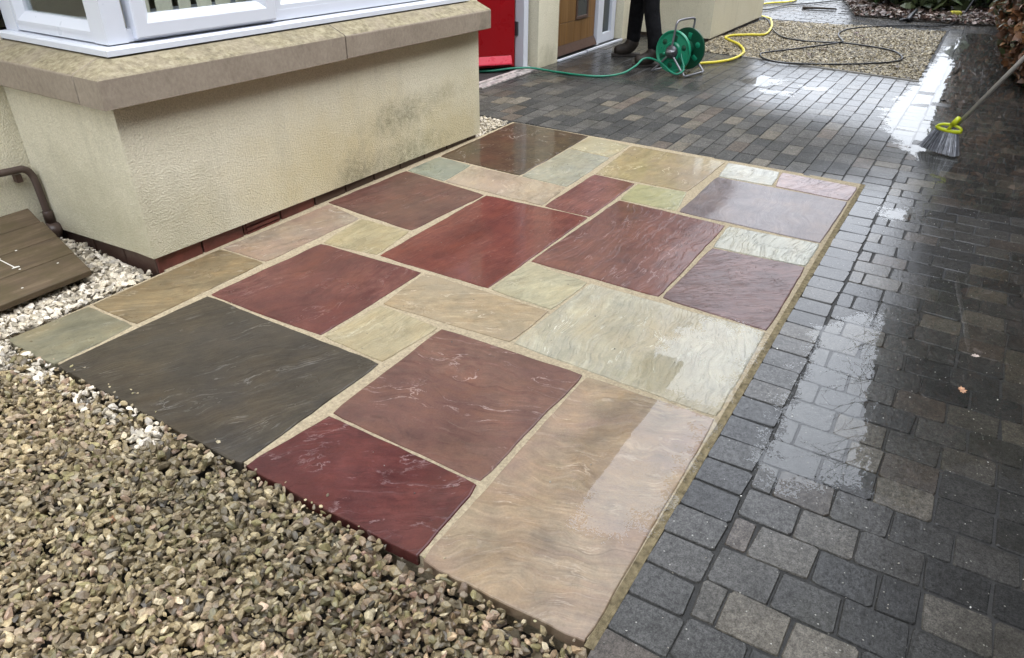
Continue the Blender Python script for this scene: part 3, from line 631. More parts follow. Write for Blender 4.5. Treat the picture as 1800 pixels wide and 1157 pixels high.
BGC = pal([(0.28, 0.225, 0.13), (0.21, 0.17, 0.10), (0.35, 0.29, 0.18), (0.13, 0.105, 0.065), (0.44, 0.38, 0.26)], [5, 5, 3, 3, 1.5])
scatter('gravel', M_STONE, (6.4, 9.6, -0.4, 1.8), lambda x, y: poly_dist(x, y, P_BG) > 0.004, 0.0175, 0.0115, lambda x, y: -0.004 + vnoise(x, y, 2.5) * 0.012, BGC, 1, 4, 1, 8)
gb = MB(); gb.prism(P_BG, -0.06, -0.009); tag(gb.build('gravel_bed', M_SOIL), kind='structure')
wb = MB(); wb.prism([(2.975, 1.852), (3.40, 1.852), (3.40, 2.58), (2.975, 2.58)], -0.06, -0.03); tag(wb.build('gravel_bed', M_SOIL), kind='structure')

# ------------------------------------------------------------------ standing water
def puddle(poly, z, name='puddle', res=0.02, rag=0.05):
    p = np.array(poly); x0, y0 = p.min(0) - rag; x1, y1 = p.max(0) + rag
    gx, gy = np.meshgrid(np.arange(x0, x1 + res, res), np.arange(y0, y1 + res, res)); d = poly_dist(gx, gy, poly)
    ny, nx = gx.shape; idx = np.arange(nx * ny).reshape(ny, nx)
    F = np.stack([idx[:-1, :-1], idx[:-1, 1:], idx[1:, 1:], idx[1:, :-1]], -1).reshape(-1, 4)
    F = F[(d.ravel()[F] > -rag).any(1)]
    used = np.unique(F); remap = -np.ones(nx * ny, int); remap[used] = np.arange(len(used))
    V = np.stack([gx.ravel(), gy.ravel(), np.full(nx * ny, z)], -1)[used]
    o = big_mesh(name, V, remap[F], M_WATER, None, True)
    a = o.data.attributes.new('depth', 'FLOAT', 'POINT'); a.data.foreach_set('value', d.ravel()[used].astype(np.float32))
    return tag(o, kind='structure')
puddle([(1.65, -0.585), (1.83, -0.68), (1.93, -0.80), (2.23, -0.88), (2.52, -1.02), (2.86, -1.22), (2.9, -1.55), (0.95, -1.55), (1.1, -1.22), (1.12, -1.10), (1.025, -1.044), (0.853, -0.978), (0.846, -0.895), (0.815, -0.799), (0.746, -0.71), (0.74, -0.629), (0.855, -0.59), (1.155, -0.585), (1.353, -0.582)], -0.0029)
puddle([(9.57, -0.565), (8.30, -0.44), (7.07, -0.41), (5.95, -0.36), (5.22, -0.28), (4.57, -0.40), (4.2, -0.56), (3.85, -0.76), (3.42, -0.86), (3.29, -1.01), (3.4, -1.6), (9.8, -1.6)], -0.0032)
puddle([(5.62, 0.92), (5.88, 0.80), (5.80, 0.58), (5.60, 0.62), (5.45, 0.72), (5.5, 0.85)], -0.0032)
puddle([(5.66, 0.42), (5.72, 0.22), (5.60, 0.18), (5.54, 0.36)], -0.0032)
puddle([(5.38, 0.68), (5.41, 0.42), (5.27, 0.40), (5.24, 0.62)], -0.0032)
puddle([(2.97, -0.586), (3.08, -0.60), (3.11, -0.80), (2.99, -0.80), (2.915, -0.634)], -0.0034)
puddle([(0.883, -0.13), (0.905, -0.255), (0.905, -0.428), (0.633, -0.431), (0.389, -0.433), (0.308, -0.392), (0.323, -0.258), (0.369, -0.217), (0.519, -0.18), (0.60, -0.10), (0.75, -0.10)], 0.0013, rag=0.03)
puddle([(1.345, -0.141), (1.50, -0.238), (1.495, -0.42), (0.934, -0.425), (0.938, -0.221), (0.97, -0.081), (1.157, -0.13)], 0.0013, rag=0.03)

# ------------------------------------------------------------------ house
house = tag(empty('house', (0.6, 1.84, 0)), 'cream rendered house with white bay window and stone sill beside the patio', 'house')
HI = Matrix.Translation((-0.6, -1.84, 0))
def hpart(mb, name, mat, parent=None, **k):
    """parts are written in world coordinates; the house Empty stands at the bay corner"""
    mb.v = [(x - 0.6, y - 1.84, z) for x, y, z in mb.v] if parent is None else mb.v
    o = mb.build(name, mat, parent or house, **k); return o
def hsub(mb, name, mat, parent, **k):
    mb.v = [(x - 0.6, y - 1.84, z) for x, y, z in mb.v]; return mb.build(name, mat, parent, **k)
W0, W1, EAVE = 2.61, 2.88, 5.75
w = MB()
w.box(-6, 0.66, W0, W1, 0.03, EAVE); w.box(0.66, 2.90, W0, W1, 2.12, EAVE); w.box(2.90, 4.08, W0, W1, 0.02, EAVE)
w.box(4.08, 5.03, W0, W1, 2.16, EAVE); w.box(5.03, 5.40, W0, W1, -0.05, EAVE); w.box(5.40, 6.85, W0, W1, 2.16, EAVE)
w.box(6.85, 7.36, W0, W1, -0.05, EAVE); w.box(7.36, 9.20, W0, W1, 2.12, EAVE); w.box(9.20, 9.35, W0, W1, -0.05, EAVE)
w.box(9.08, 9.35, W1, 9.0, -0.05, EAVE); w.box(-6, -5.73, W1, 9.0, -0.05, EAVE); w.box(-6, 9.35, 9.0, 9.27, -0.05, EAVE)
hpart(w, 'wall', M_RENDER)
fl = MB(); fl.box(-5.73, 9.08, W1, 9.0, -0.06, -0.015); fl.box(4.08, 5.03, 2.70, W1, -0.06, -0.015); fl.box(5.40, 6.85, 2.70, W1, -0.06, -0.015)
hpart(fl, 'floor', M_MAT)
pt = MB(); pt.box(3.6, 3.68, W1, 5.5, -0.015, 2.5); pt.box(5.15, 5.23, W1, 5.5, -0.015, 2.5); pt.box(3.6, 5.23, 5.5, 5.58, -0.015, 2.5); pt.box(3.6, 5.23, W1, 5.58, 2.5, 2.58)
hpart(pt, 'hall_wall', M_DARKIN)  # hall plaster coloured dark so the inside reads unlit
# roof, gutter, fascia
rf = MB(); rf.extr([(2.20, 5.86), (6.0, 8.6), (9.7, 5.86), (9.7, 5.76), (6.0, 8.48), (2.20, 5.76)], 0, -6.3, 9.6)
hpart(rf, 'roof', M_TILE)
fa = MB(); fa.box(-6.25, 9.55, 2.27, 2.30, 5.58, 5.755); fa.box(-6.25, 9.55, 2.30, W0, 5.60, 5.62); hpart(fa, 'fascia', M_PVC)
gu = MB(); gu.tube([(-6.3, 2.20, 5.70), (9.6, 2.20, 5.70)], 0.055, 10); hpart(gu, 'gutter', M_BLACK)
gw = MB(); gw.add([(9.35, 2.61, EAVE), (9.35, 9.27, EAVE), (9.35, 6.0, 8.47), (9.1, 2.61, EAVE), (9.1, 9.27, EAVE), (9.1, 6.0, 8.47)], [(0, 1, 2), (3, 5, 4), (0, 2, 5, 3), (1, 4, 5, 2)])
hpart(gw, 'gable', M_RENDER)

def ring(mb, x0, x1, z0, z1, prof, y, axis=0):
    """mitred frame: prof = (inset, depth behind y) from outside to inside; axis 0 faces -y, axis 1 faces -x"""
    P = (lambda a, d, z: (a, y + d, z)) if axis == 0 else (lambda a, d, z: (y + d, a, z))
    vs = []
    for ins, d in prof: vs += [P(x0 + ins, d, z0 + ins), P(x1 - ins, d, z0 + ins), P(x1 - ins, d, z1 - ins), P(x0 + ins, d, z1 - ins)]
    fs = [(4 * i + k, 4 * i + (k + 1) % 4, 4 * i + 4 + (k + 1) % 4, 4 * i + 4 + k) for i in range(len(prof) - 1) for k in range(4)]
    return mb.add(vs, fs)
SASH = [(0.0, 0.055), (0.0, 0.004), (0.006, 0.0), (0.050, 0.0), (0.056, 0.003), (0.076, 0.022), (0.079, 0.030), (0.079, 0.055)]
BEAD = [(0.0, 0.05), (0.0, 0.006), (0.022, 0.006), (0.040, 0.022), (0.042, 0.05)]
def bay(u0, u1, v0, detailed, tilt):
    T = Matrix.Translation((u0, 0, 0.7)) @ Matrix.Rotation(tilt, 4, 'Y') @ Matrix.Translation((-u0, 0, -0.7))
    b = MB()                                            # rendered dwarf wall
    zl, zr = (0.068, 0.022) if detailed else (0.03, 0.03)
    def wallbox(x0, x1, y0, y1, za, zb):
        b.add([(x0, y0, za), (x1, y0, zb), (x1, y1, zb), (x0, y1, za), (x0, y0, 0.72), (x1, y0, 0.70), (x1, y1, 0.70), (x0, y1, 0.72)],
              [(0, 3, 2, 1), (4, 5, 6, 7), (0, 1, 5, 4), (1, 2, 6, 5), (2, 3, 7, 6), (3, 0, 4, 7)])
    wallbox(u0, u1, v0, v0 + 0.12, zl, zr)
    b.add([(u0, v0 + 0.12, zl), (u0 + 0.12, v0 + 0.12, zl), (u0 + 0.12, W0, 0.035), (u0, W0, 0.035), (u0, v0 + 0.12, 0.72), (u0 + 0.12, v0 + 0.12, 0.72), (u0 + 0.12, W0, 0.72), (u0, W0, 0.72)],
          [(0, 3, 2, 1), (4, 5, 6, 7), (0, 1, 5, 4), (1, 2, 6, 5), (2, 3, 7, 6), (3, 0, 4, 7)])
    wallbox(u1 - 0.12, u1, v0 + 0.12, W0, zr, zr)
    hpart(b, 'bay_wall', M_RENDER)
    # stone sill: corner stone, right stone, left stone
    f = v0 - 0.072; prof = [(0.0, 0.692), (0.0, 0.794), (0.006, 0.801), (0.10, 0.838), (0.172, 0.842), (0.172, 0.692)]
    def stone_front(xa, xb, mit):
        m = MB(); m.M = T; n = len(prof)
        m.add([((u0 - 0.068) + (d if mit else 0) if mit else xa, f + d, z) for d, z in prof] + [(xb, f + d, z) for d, z in prof],
              [tuple(range(n)), tuple(range(2 * n - 1, n - 1, -1))] + [(i, n + i, n + (i + 1) % n, (i + 1) % n) for i in range(n)])
        return m
    def stone_left(m, ya, yb, mit):
        n = len(prof)
        m.add([(u0 - 0.068 + d, f + d if mit else ya, z) for d, z in prof] + [(u0 - 0.068 + d, yb, z) for d, z in prof],
              [tuple(range(n)), tuple(range(2 * n - 1, n - 1, -1))] + [(i, (i + 1) % n, n + (i + 1) % n, n + i) for i in range(n)])
        return m
    us = u0 + (u1 - u0) * 0.489
    m = stone_front(0, us - 0.004, True); stone_left(m, 0, f + 0.150, True)
    hpart(m, 'sill_stone', M_SILL, bevel=0.0)
    hpart(stone_front(us + 0.004, u1 + 0.035, False), 'sill_stone', M_SILL, bevel=0.004)
    m = MB(); m.M = T; stone_left(m, f + 0.157, W0 - 0.002, False); hpart(m, 'sill_stone', M_SILL, bevel=0.004)
    jn = MB(); jn.M = T; jn.box(us - 0.004, us + 0.004, f + 0.006, f + 0.17, 0.695, 0.79); hpart(jn, 'sill_joint', M_PLINTHM)
    jn = MB(); jn.M = T; jn.box(u0 - 0.062, u0 + 0.05, f + 0.150, f + 0.157, 0.695, 0.79); hpart(jn, 'sill_joint', M_PLINTHM)
    # window
    vf = v0 + 0.065; ul = u0 + 0.085; ur = u1 - 0.06; zt = 2.12
    fr = MB(); fr.M = T
    fr.box(ul, ul + 0.082, vf, vf + 0.085, 0.879, zt)                        # corner post
    fr.box(ur - 0.07, ur, vf, vf + 0.085, 0.874, zt)
    fr.box(ul + 0.0825, ur - 0.0705, vf + 0.006, vf + 0.07, 0.880, 0.923); fr.box(ul + 0.0825, ur - 0.0705, vf + 0.006, vf + 0.07, 2.06, zt)
    mu = u0 + 0.888
    fr.box(mu - 0.012, mu + 0.012, vf + 0.006, vf + 0.07, 0.9232, 2.0598)
    ring(fr, mu + 0.0125, ur - 0.071, 0.9195, 2.062, BEAD, vf + 0.002)
    fr.box(ul + 0.004, ul + 0.07, vf + 0.0855, 2.52, 0.880, 0.905); fr.box(ul + 0.004, ul + 0.07, vf + 0.0855, 2.52, 2.06, zt); fr.box(ul, ul + 0.08, 2.5205, W0, 0.874, zt)
    ring(fr, vf + 0.086, 2.519, 0.905, 2.06, [(0.0, 0.05), (0.0, 0.0), (0.012, 0.0), (0.020, 0.006), (0.045, 0.024), (0.047, 0.05)], ul + 0.002, 1)
    win = hpart(fr, 'bay_window', M_PVC, bevel=0.0)
    ci = MB(); ci.M = T
    cp = [(-0.034, 0.846), (-0.034, 0.866), (-0.028, 0.8735), (-0.004, 0.8735), (0.06, 0.8738), (0.06, 0.846)]
    n = len(cp)
    ci.add([(ul + d, vf + d, z) for d, z in cp] + [(ur + 0.02, vf + d, z) for d, z in cp], [tuple(range(n)), tuple(range(2 * n - 1, n - 1, -1))] + [(i, n + i, n + (i + 1) % n, (i + 1) % n) for i in range(n)])
    ci.add([(ul + d, vf + d, z) for d, z in cp] + [(ul + d, W0 - 0.003, z) for d, z in cp], [tuple(range(n)), tuple(range(2 * n - 1, n - 1, -1))] + [(i, (i + 1) % n, n + (i + 1) % n, n + i) for i in range(n)])
    hsub(ci, 'window_cill', M_PVC, win)
    sa = MB(); sa.M = T; ring(sa, ul + 0.107, mu - 0.020, 0.889, 2.075, SASH, vf - 0.021); hsub(sa, 'sash', M_PVC, win)
    for x0, x1 in ((ul + 0.18, mu - 0.09), (mu + 0.045, ur - 0.105)):
        gp = MB(); gp.M = T; gp.box(x0, x1, vf + 0.026, vf + 0.030, 0.93, 2.05); hsub(gp, 'glass_pane', M_GLASS, win)
    gp = MB(); gp.M = T; gp.box(ul + 0.036, ul + 0.040, vf + 0.12, 2.485, 0.94, 2.03); hsub(gp, 'glass_pane', M_GLASS, win)
    x = ul + 0.14; k = 0; first = None
    while x < ur - 0.1:
        s = MB(); s.M = T @ Matrix.Translation((x, vf + 0.105, 0)) @ Matrix.Rotation(R(14 + jit(14)), 4, 'Z'); s.box(-0.04, 0.04, -0.0008, 0.0008, 0.885, 2.06)
        if detailed: hsub(s, 'blind_slat', M_BLIND, win)
        x += 0.094; k += 1
    bs = MB(); bs.M = T; bs.box(ul + 0.085, ur - 0.01, vf + 0.075, W1 - 0.1, 0.845, 0.868); hsub(bs, 'window_board', M_PVC, win)
    br = MB(); br.box(u0 - 0.02, u1 + 0.02, v0 - 0.02, W0 - 0.001, zt + 0.002, zt + 0.14); hpart(br, 'bay_fascia', M_PVC)
    br = MB(); br.extr([(v0 - 0.10, zt + 0.145), (v0 - 0.10, zt + 0.17), (W0 - 0.002, zt + 0.62), (W0 - 0.002, zt + 0.145)], 0, u0 - 0.08, u1 + 0.08); hpart(br, 'bay_roof', M_TILE)
    # brick plinth
    pl = MB(); pl.box(u0 + 0.03, u1 - 0.03, v0 + 0.032, v0 + 0.11, -0.09, 0.075); pl.box(u0 + 0.032, u0 + 0.11, v0 + 0.1105, W0, -0.09, 0.075)
    pl.v = [(x, y, min(z, 0.074)) for x, y, z in pl.v]
    plo = hpart(pl, 'plinth', M_PLINTHM)
    x = u0 + 0.022; i = 0
    while x < u1 - 0.05:
        x1 = min(x + 0.215, u1 - 0.02)
        if detailed and 1.03 < (x + x1) / 2 < 1.28:
            v_ = MB()
            v_.box(x, x1, v0 + 0.026, v0 + 0.0318, -0.02, 0.0685)
            for q in range(3): v_.box(x + 0.012, x1 - 0.012, v0 + 0.018, v0 + 0.0258, -0.012 + q * 0.024, 0.002 + q * 0.024)
            hsub(v_, 'air_brick', M_BRICK, plo)
        else:
            bk = MB(); bk.box(x, x1, v0 + 0.02 + jit(.0015), v0 + 0.0318, -0.05, 0.0685); hsub(bk, 'brick', M_BRICK if x < 1.5 and detailed else M_DBROWN, plo, bevel=0.003, seg=1)  # bricks further right darkened to paint the black gap under the render
        x = x1 + 0.009
    y = v0 + 0.035
    while y < W0 - 0.03 and detailed:
        y1 = min(y + 0.215, W0 - 0.004); bk = MB(); bk.box(u0 + 0.02, u0 + 0.0318, y, y1, -0.05, 0.0685); hsub(bk, 'brick', M_DBROWN, plo, bevel=0.003, seg=1); y = y1 + 0.009
bay(0.60, 2.97, 1.84, True, 0.0125)
bay(7.265, 9.28, 1.76, False, 0.0)
# upper windows
for x0 in (-3.2, 1.0, 4.4, 7.5):
    f = MB(); ring(f, x0, x0 + 1.5, 3.35, 4.65, SASH, W0 - 0.03); f.box(x0 + 0.72, x0 + 0.78, W0 - 0.028, W0 - 0.003, 3.43, 4.57); wv = hpart(f, 'upper_window', M_PVC)
    p_ = MB(); p_.box(x0 + 0.08, x0 + 0.715, W0 - 0.016, W0 - 0.010, 3.43, 4.57); hsub(p_, 'pane', simple('dark upper pane', (0.03, 0.035, 0.04), 0.05), wv)
    p_ = MB(); p_.box(x0 + 0.785, x0 + 1.42, W0 - 0.016, W0 - 0.010, 3.43, 4.57); hsub(p_, 'pane', bpy.data.materials['dark upper pane'], wv)
# red front door standing open
df = MB(); df.box(4.900, 4.975, 2.68, 2.775, 0.012, 2.10); df.box(4.085, 4.155, 2.68, 2.775, 0.012, 2.10); df.box(4.085, 4.975, 2.68, 2.775, 2.1005, 2.158); df.box(4.975, 5.0, 2.705, 2.775, 0.0, 2.10)
hpart(df, 'door_frame', M_PVC, bevel=0.006)
th = MB(); th.box(4.083, 5.02, 2.575, 2.60, -0.004, 0.010); th.box(4.083, 5.02, 2.6005, 2.665, -0.004, 0.004); th.box(4.083, 5.02, 2.6655, 2.70, -0.004, 0.016)
hpart(th, 'threshold', simple('worn pale threshold', (0.42, 0.38, 0.36), 0.45, 0.5, 20, 0.4, 60), bevel=0.002)
DM = Matrix.Translation((4.872, 2.768, 0)) @ Matrix.Rotation(R(141), 4, 'Z')
d = MB(); d.M = DM
d.box(0.0, 0.80, -0.022, 0.022, 0.028, 2.06)
door = hpart(d, 'front_door', M_RED, bevel=0.003)
d = MB(); d.M = DM
for z0, z1 in ((0.40, 0.95), (1.10, 1.90)): ring(d, 0.14, 0.66, z0, z1, [(0, 0.0), (0.02, -0.008), (0.035, 0.0)], 0.0225)
hsub(d, 'panel_moulding', M_RED, door)
d = MB(); d.M = DM; d.extr([(0.0222, 0.125), (0.052, 0.062), (0.052, 0.052), (0.0222, 0.046)], 0, 0.03, 0.77); hsub(d, 'weather_bar', simple('sheen pink weather bar', (0.60, 0.035, 0.065), 0.3, 0.05), door, bevel=0.002)  # reflected sheen of the tilted bar painted as a brighter pink
for hz0 in (0.285, 1.5):
    hg = MB(); hg.box(4.880, 4.898, 2.735, 2.77, hz0, hz0 + 0.115); hsub(hg, 'hinge', M_DARKMETAL, door, bevel=0.004)
hd = MB(); hd.M = DM; hd.tube([(0.74, 0.022, 1.0), (0.74, 0.07, 1.0), (0.62, 0.07, 1.0)], 0.010, 8); hsub(hd, 'handle', M_STEEL, door)
# brown door with side light
d = MB(); d.box(5.405, 6.325, 2.695, 2.735, 0.075, 2.10)
bd = hpart(d, 'brown_door', M_DBROWN)
for z0, z1 in ((0.105, 0.300), (0.304, 0.86), (0.864, 1.42), (1.424, 2.09)):
    if z0 < 0.3: cuts = [(5.42, 6.31)]
    else: cuts = [(5.42, 5.885), (6.145, 6.31)]
    for a, b in cuts:
        k = max(1, round((b - a) / 0.15)); w_ = (b - a) / k
        for q in range(k):
            s = MB(); s.box(a + q * w_ + 0.0007, a + (q + 1) * w_ - 0.0007, 2.687, 2.6945, z0, z1); hsub(s, 'door_plank', M_OAK, bd, bevel=0.0015, seg=1)
s = MB(); ring(s, 5.886, 6.144, 0.305, 2.0, [(0, 0.012), (0, 0.0), (0.024, 0.0), (0.036, 0.014)], 2.678); hsub(s, 'glazing_frame', M_DBROWN, bd)
s = MB(); s.box(5.915, 6.115, 2.684, 2.6865, 0.33, 1.97); hsub(s, 'glazing', simple('dark door glass', (0.035, 0.040, 0.045), 0.06), bd)
s = MB(); s.extr([(2.6865, 0.105), (2.650, 0.030), (2.650, 0.022), (2.6945, 0.020)], 0, 5.41, 6.315); hsub(s, 'weather_bar', M_DBROWN, bd)
th = MB(); th.box(5.402, 5.98, 2.592, 2.618, -0.004, 0.012); th.box(6.01, 6.84, 2.592, 2.618, -0.004, 0.014); hpart(th, 'threshold', M_PVC, bevel=0.002)
th = MB(); th.box(5.402, 6.84, 2.6185, 2.76, -0.004, 0.008); hpart(th, 'dark_gap_strip', M_BLACK)  # black strip painting the dark gap between threshold and door
s = MB(); s.box(6.328, 6.375, 2.655, 2.76, 0.0085, 2.15); s.box(6.40, 6.475, 2.668, 2.74, 0.012, 2.15); s.box(6.68, 6.765, 2.668, 2.74, 0.012, 2.15); s.box(6.4755, 6.6795, 2.668, 2.74, 0.012, 0.105); s.box(6.4755, 6.6795, 2.668, 2.74, 2.06, 2.15); s.box(6.375, 6.40, 2.70, 2.75, 0.012, 2.15); s.box(6.765, 6.848, 2.70, 2.75, 0.012, 2.15); s.box(5.402, 6.3275, 2.66, 2.76, 2.102, 2.158)
sl_ = hpart(s, 'side_light', M_PVC, bevel=0.003)
s = MB(); s.box(6.476, 6.679, 2.70, 2.705, 0.106, 2.059); hsub(s, 'glass_pane', simple('dark side glass', (0.05, 0.06, 0.065), 0.06), sl_)
# drain pipe on the left wall
dp = MB(); dp.tube(catmull([(-0.9, 2.565, 0.355), (0.2, 2.565, 0.345), (0.50, 2.565, 0.335), (0.548, 2.565, 0.328), (0.570, 2.565, 0.30), (0.576, 2.562, 0.25), (0.578, 2.56, 0.10)], 6), 0.0155, 12); dp.lathe([(0.0, 0), (0.021, 0), (0.021, 0.05), (0.018, 0.055)], 16)
dp.v = dp.v[:-64] + [(x + 0.578, y + 2.56, z + 0.075) for x, y, z in dp.v[-64:]]
dpo = hpart(dp, 'drain_pipe', M_BROWNPLASTIC, smooth=True)
cl = MB(); cl.box(0.510, 0.535, 2.572, 2.609, 0.275, 0.312); hsub(cl, 'pipe_clip', M_DBROWN, dpo, bevel=0.004)
sk_ = MB(); sk_.M = Matrix.Translation((0.572, 2.54, 0.052)) @ Matrix.Rotation(R(20), 4, 'X'); sk_.lathe([(0.0, -0.03), (0.034, -0.03), (0.036, 0.0), (0.028, 0.020), (0.0, 0.022)], 18); hsub(sk_, 'pipe_socket', M_BROWNPLASTIC, dpo, smooth=True)

# ------------------------------------------------------------------ boards laid by the wall
bx = tag(empty('board_step', (0.2, 2.0, 0.0)), 'mossy brown step of four weathered boards on white gravel under the drain pipe', 'wooden step')
SL = math.atan2(0.105, 0.55); BM = Matrix.Rotation(SL, 4, 'X')
for k, (y0, y1, xe) in enumerate([(0.0, 0.152, 0.222), (0.155, 0.300, 0.248), (0.303, 0.448, 0.272), (0.451, 0.585, 0.290)]):
    m = MB(); m.M = Matrix.Translation((0, 0, 0.052)) @ BM; m.add([(-0.9, y0, -0.028), (xe, y0, -0.028), (xe + 0.024, y1, -0.028), (-0.9, y1, -0.028), (-0.9, y0, 0), (xe, y0, 0.0), (xe + 0.024, y1, 0.0), (-0.9, y1, 0)],
                  [(0, 3, 2, 1), (4, 5, 6, 7), (0, 1, 5, 4), (1, 2, 6, 5), (2, 3, 7, 6), (3, 0, 4, 7)])
    m.build('board', M_DECK, bx, bevel=0.004)
for xx in (-0.75, -0.2, 0.14):
    m = MB(); m.M = Matrix.Translation((0, 0, 0.052)) @ BM; m.box(xx, xx + 0.045, 0.03, 0.56, -0.075, -0.0285); m.build('bearer', M_SOIL, bx)
M_PAINT = simple('dried white paint', (0.55, 0.53, 0.48), 0.7)
m = MB(); m.M = Matrix.Translation((0, 0, 0.0535)) @ BM
m.add([(0.02, 0.19, 0), (0.05, 0.185, 0), (0.05, 0.192, 0), (0.036, 0.197, 0), (0.026, 0.278, 0), (0.033, 0.284, 0), (0.012, 0.287, 0), (0.013, 0.281, 0), (0.022, 0.276, 0), (0.031, 0.197, 0)], [(0, 1, 2, 3, 9), (3, 4, 8, 9), (4, 5, 6, 7, 8)])
for px_, py_ in ((0.16, 0.12), (-0.02, 0.05), (0.04, 0.17), (0.03, 0.33), (-0.2, 0.07), (0.10, 0.30)):
    q_ = MB(); q_.M = m.M; q_.add([(px_ + 0.005 * math.cos(a), py_ + 0.004 * math.sin(a), 0) for a in (0, 1.2, 2.5, 3.9, 5.2)], [(0, 1, 2, 3, 4)]); q_.build('paint_spot', M_PAINT, bx)
m.build('white_mark', M_PAINT, bx)

# ------------------------------------------------------------------ hose reel
rl = tag(empty('hose_reel', (5.469, 1.501, 0.0), R(-13)), 'green hose reel on a grey tube stand in front of the person', 'hose reel')
def disc(x0, sgn, mat, name):
    b = MB()
    b.lathe([(0.0, 0.012), (0.055, 0.012), (0.060, 0.020), (0.075, 0.020), (0.085, 0.006), (0.150, 0.002), (0.160, 0.010), (0.170, 0.012), (0.176, 0.004), (0.176, -0.010), (0.166, -0.012), (0.15, -0.010), (0.0, -0.006)], 48, 'x')
    b.v = [(x0 + sgn * -x, y, z + 0.19) for x, y, z in b.v]
    o = b.build(name, mat, rl, smooth=True); o.data.set_sharp_from_angle(angle=R(35)); return o
f1 = disc(0.0, 1, M_GREENP, 'front_flange'); f2 = disc(0.226, -1, M_SHADEGREEN, 'back_flange')
for fo, xx, mt in ((f1, -0.0085, M_SHADEGREEN), (f2, 0.2125, M_GREENP)):
    for k in range(6):
        a = R(30 + 60 * k + 8); b = MB()
        b.M = Matrix.Translation((xx, 0.113 * math.cos(a), 0.19 + 0.113 * math.sin(a))) @ Matrix.Rotation(a, 4, 'X')
        if k % 2 == 0: b.lathe([(0.0, 0.0), (0.016, 0.0), (0.020, 0.003), (0.026, 0.004)], 16, 'x'); b.v = [(x, y, z) for x, y, z in b.v]
        else: b.box(-0.001, 0.004, -0.030, 0.024, -0.019, 0.019)
        b.build('recess', mt, fo, bevel=0.0 if k % 2 == 0 else 0.003, smooth=True)
b = MB(); b.lathe([(0.075, 0.012), (0.070, 0.05), (0.070, 0.17), (0.075, 0.214)], 32, 'x'); b.v = [(x, y, z + 0.19) for x, y, z in b.v]; b.build('drum', M_SHADEGREEN, rl, smooth=True)
b = MB(); b.lathe([(0.0, -0.050), (0.030, -0.050), (0.036, -0.042), (0.052, -0.040), (0.056, -0.022), (0.058, -0.012)], 28, 'x'); b.v = [(x, y, z + 0.19) for x, y, z in b.v]; hub = b.build('hub', M_DARKMETAL, rl, smooth=True)
b = MB(); b.tube([(-0.052, 0.035, 0.183), (-0.066, 0.0, 0.190), (-0.060, -0.055, 0.205)], 0.013, 10, True, 0.009); b.box(-0.062, -0.045, -0.03, 0.03, 0.17, 0.21); b.build('crank', M_STEEL, hub, smooth=True)
b = MB(); b.M = Matrix.Translation((-0.072, 0.044, 0.178)); b.lathe([(0.0, -0.012), (0.011, -0.012), (0.012, 0.01), (0.0, 0.012)], 14, 'x'); b.build('connector', M_GREENP, hub, smooth=True)
b = MB()
b.tube(catmull([(-0.03, 0.0, 0.19), (-0.03, -0.01, 0.30), (-0.03, -0.02, 0.395), (-0.02, -0.022, 0.43), (0.03, -0.022, 0.445), (0.20, -0.022, 0.445), (0.245, -0.022, 0.435), (0.255, -0.02, 0.40), (0.255, 0.0, 0.19)], 6), 0.0095, 10)
b.build('carry_handle', M_STEEL, rl, smooth=True)
for sy in (1, -1):
    b = MB(); b.tube(catmull([(-0.03, 0.0, 0.185), (-0.035, sy * 0.09, 0.09), (-0.04, sy * 0.155, 0.028), (-0.03, sy * 0.17, 0.012), (0.02, sy * 0.172, 0.011), (0.20, sy * 0.172, 0.011), (0.25, sy * 0.17, 0.012), (0.262, sy * 0.155, 0.028), (0.26, sy * 0.09, 0.09), (0.255, 0.0, 0.185)], 6), 0.0095, 10)
    b.build('stand_leg', M_STEEL, rl, smooth=True)

def hose(name, pts, r, mat, label, group=None, sides=10, k=9):
    b = MB(); b.tube(catmull(pts, k), r, sides); o = b.build(name, mat, None, smooth=True); return tag(o, label, 'hose', group)
hose('garden_hose', [(4.5, 3.6, 0.0), (4.55, 3.15, 0.0), (4.66, 2.90, 0.004), (4.79, 2.733, 0.024), (4.895, 2.60, 0.026), (4.961, 2.392, 0.006), (4.963, 2.137, 0.006), (5.033, 1.951, 0.006), (5.17, 1.83, 0.022), (5.32, 1.78, 0.062), (5.467, 1.774, 0.098), (5.49, 1.70, 0.108), (5.424, 1.567, 0.085), (5.37, 1.47, 0.045), (5.355, 1.40, 0.032), (5.385, 1.36, 0.06), (5.41, 1.37, 0.10), (5.43, 1.40, 0.15), (5.45, 1.42, 0.19)], 0.0092, M_GREENH, 'thin green hose running from the open red door over the paving to the reel')
hose('garden_hose', [(5.60, 1.46, 0.05), (5.78, 1.44, 0.024), (6.002, 1.433, 0.012), (6.184, 1.307, 0.012), (6.433, 1.232, 0.012), (6.807, 1.25, 0.014), (7.163, 1.399, 0.016), (7.348, 1.548, 0.018), (7.524, 1.667, 0.018), (7.726, 1.634, 0.018), (7.875, 1.485, 0.018), (8.006, 1.362, 0.018), (8.586, 1.446, 0.018), (9.136, 1.599, 0.016), (9.30, 1.66, 0.012), (9.6, 1.95, 0.012), (10.1, 2.2, 0.012), (10.80, 2.085, 0.012), (11.083, 1.911, 0.012), (11.45, 1.851, 0.012), (12.2, 2.0, 0.012)], 0.0135, M_YELLOWH, 'thick yellow hose snaking from the reel across the back gravel')
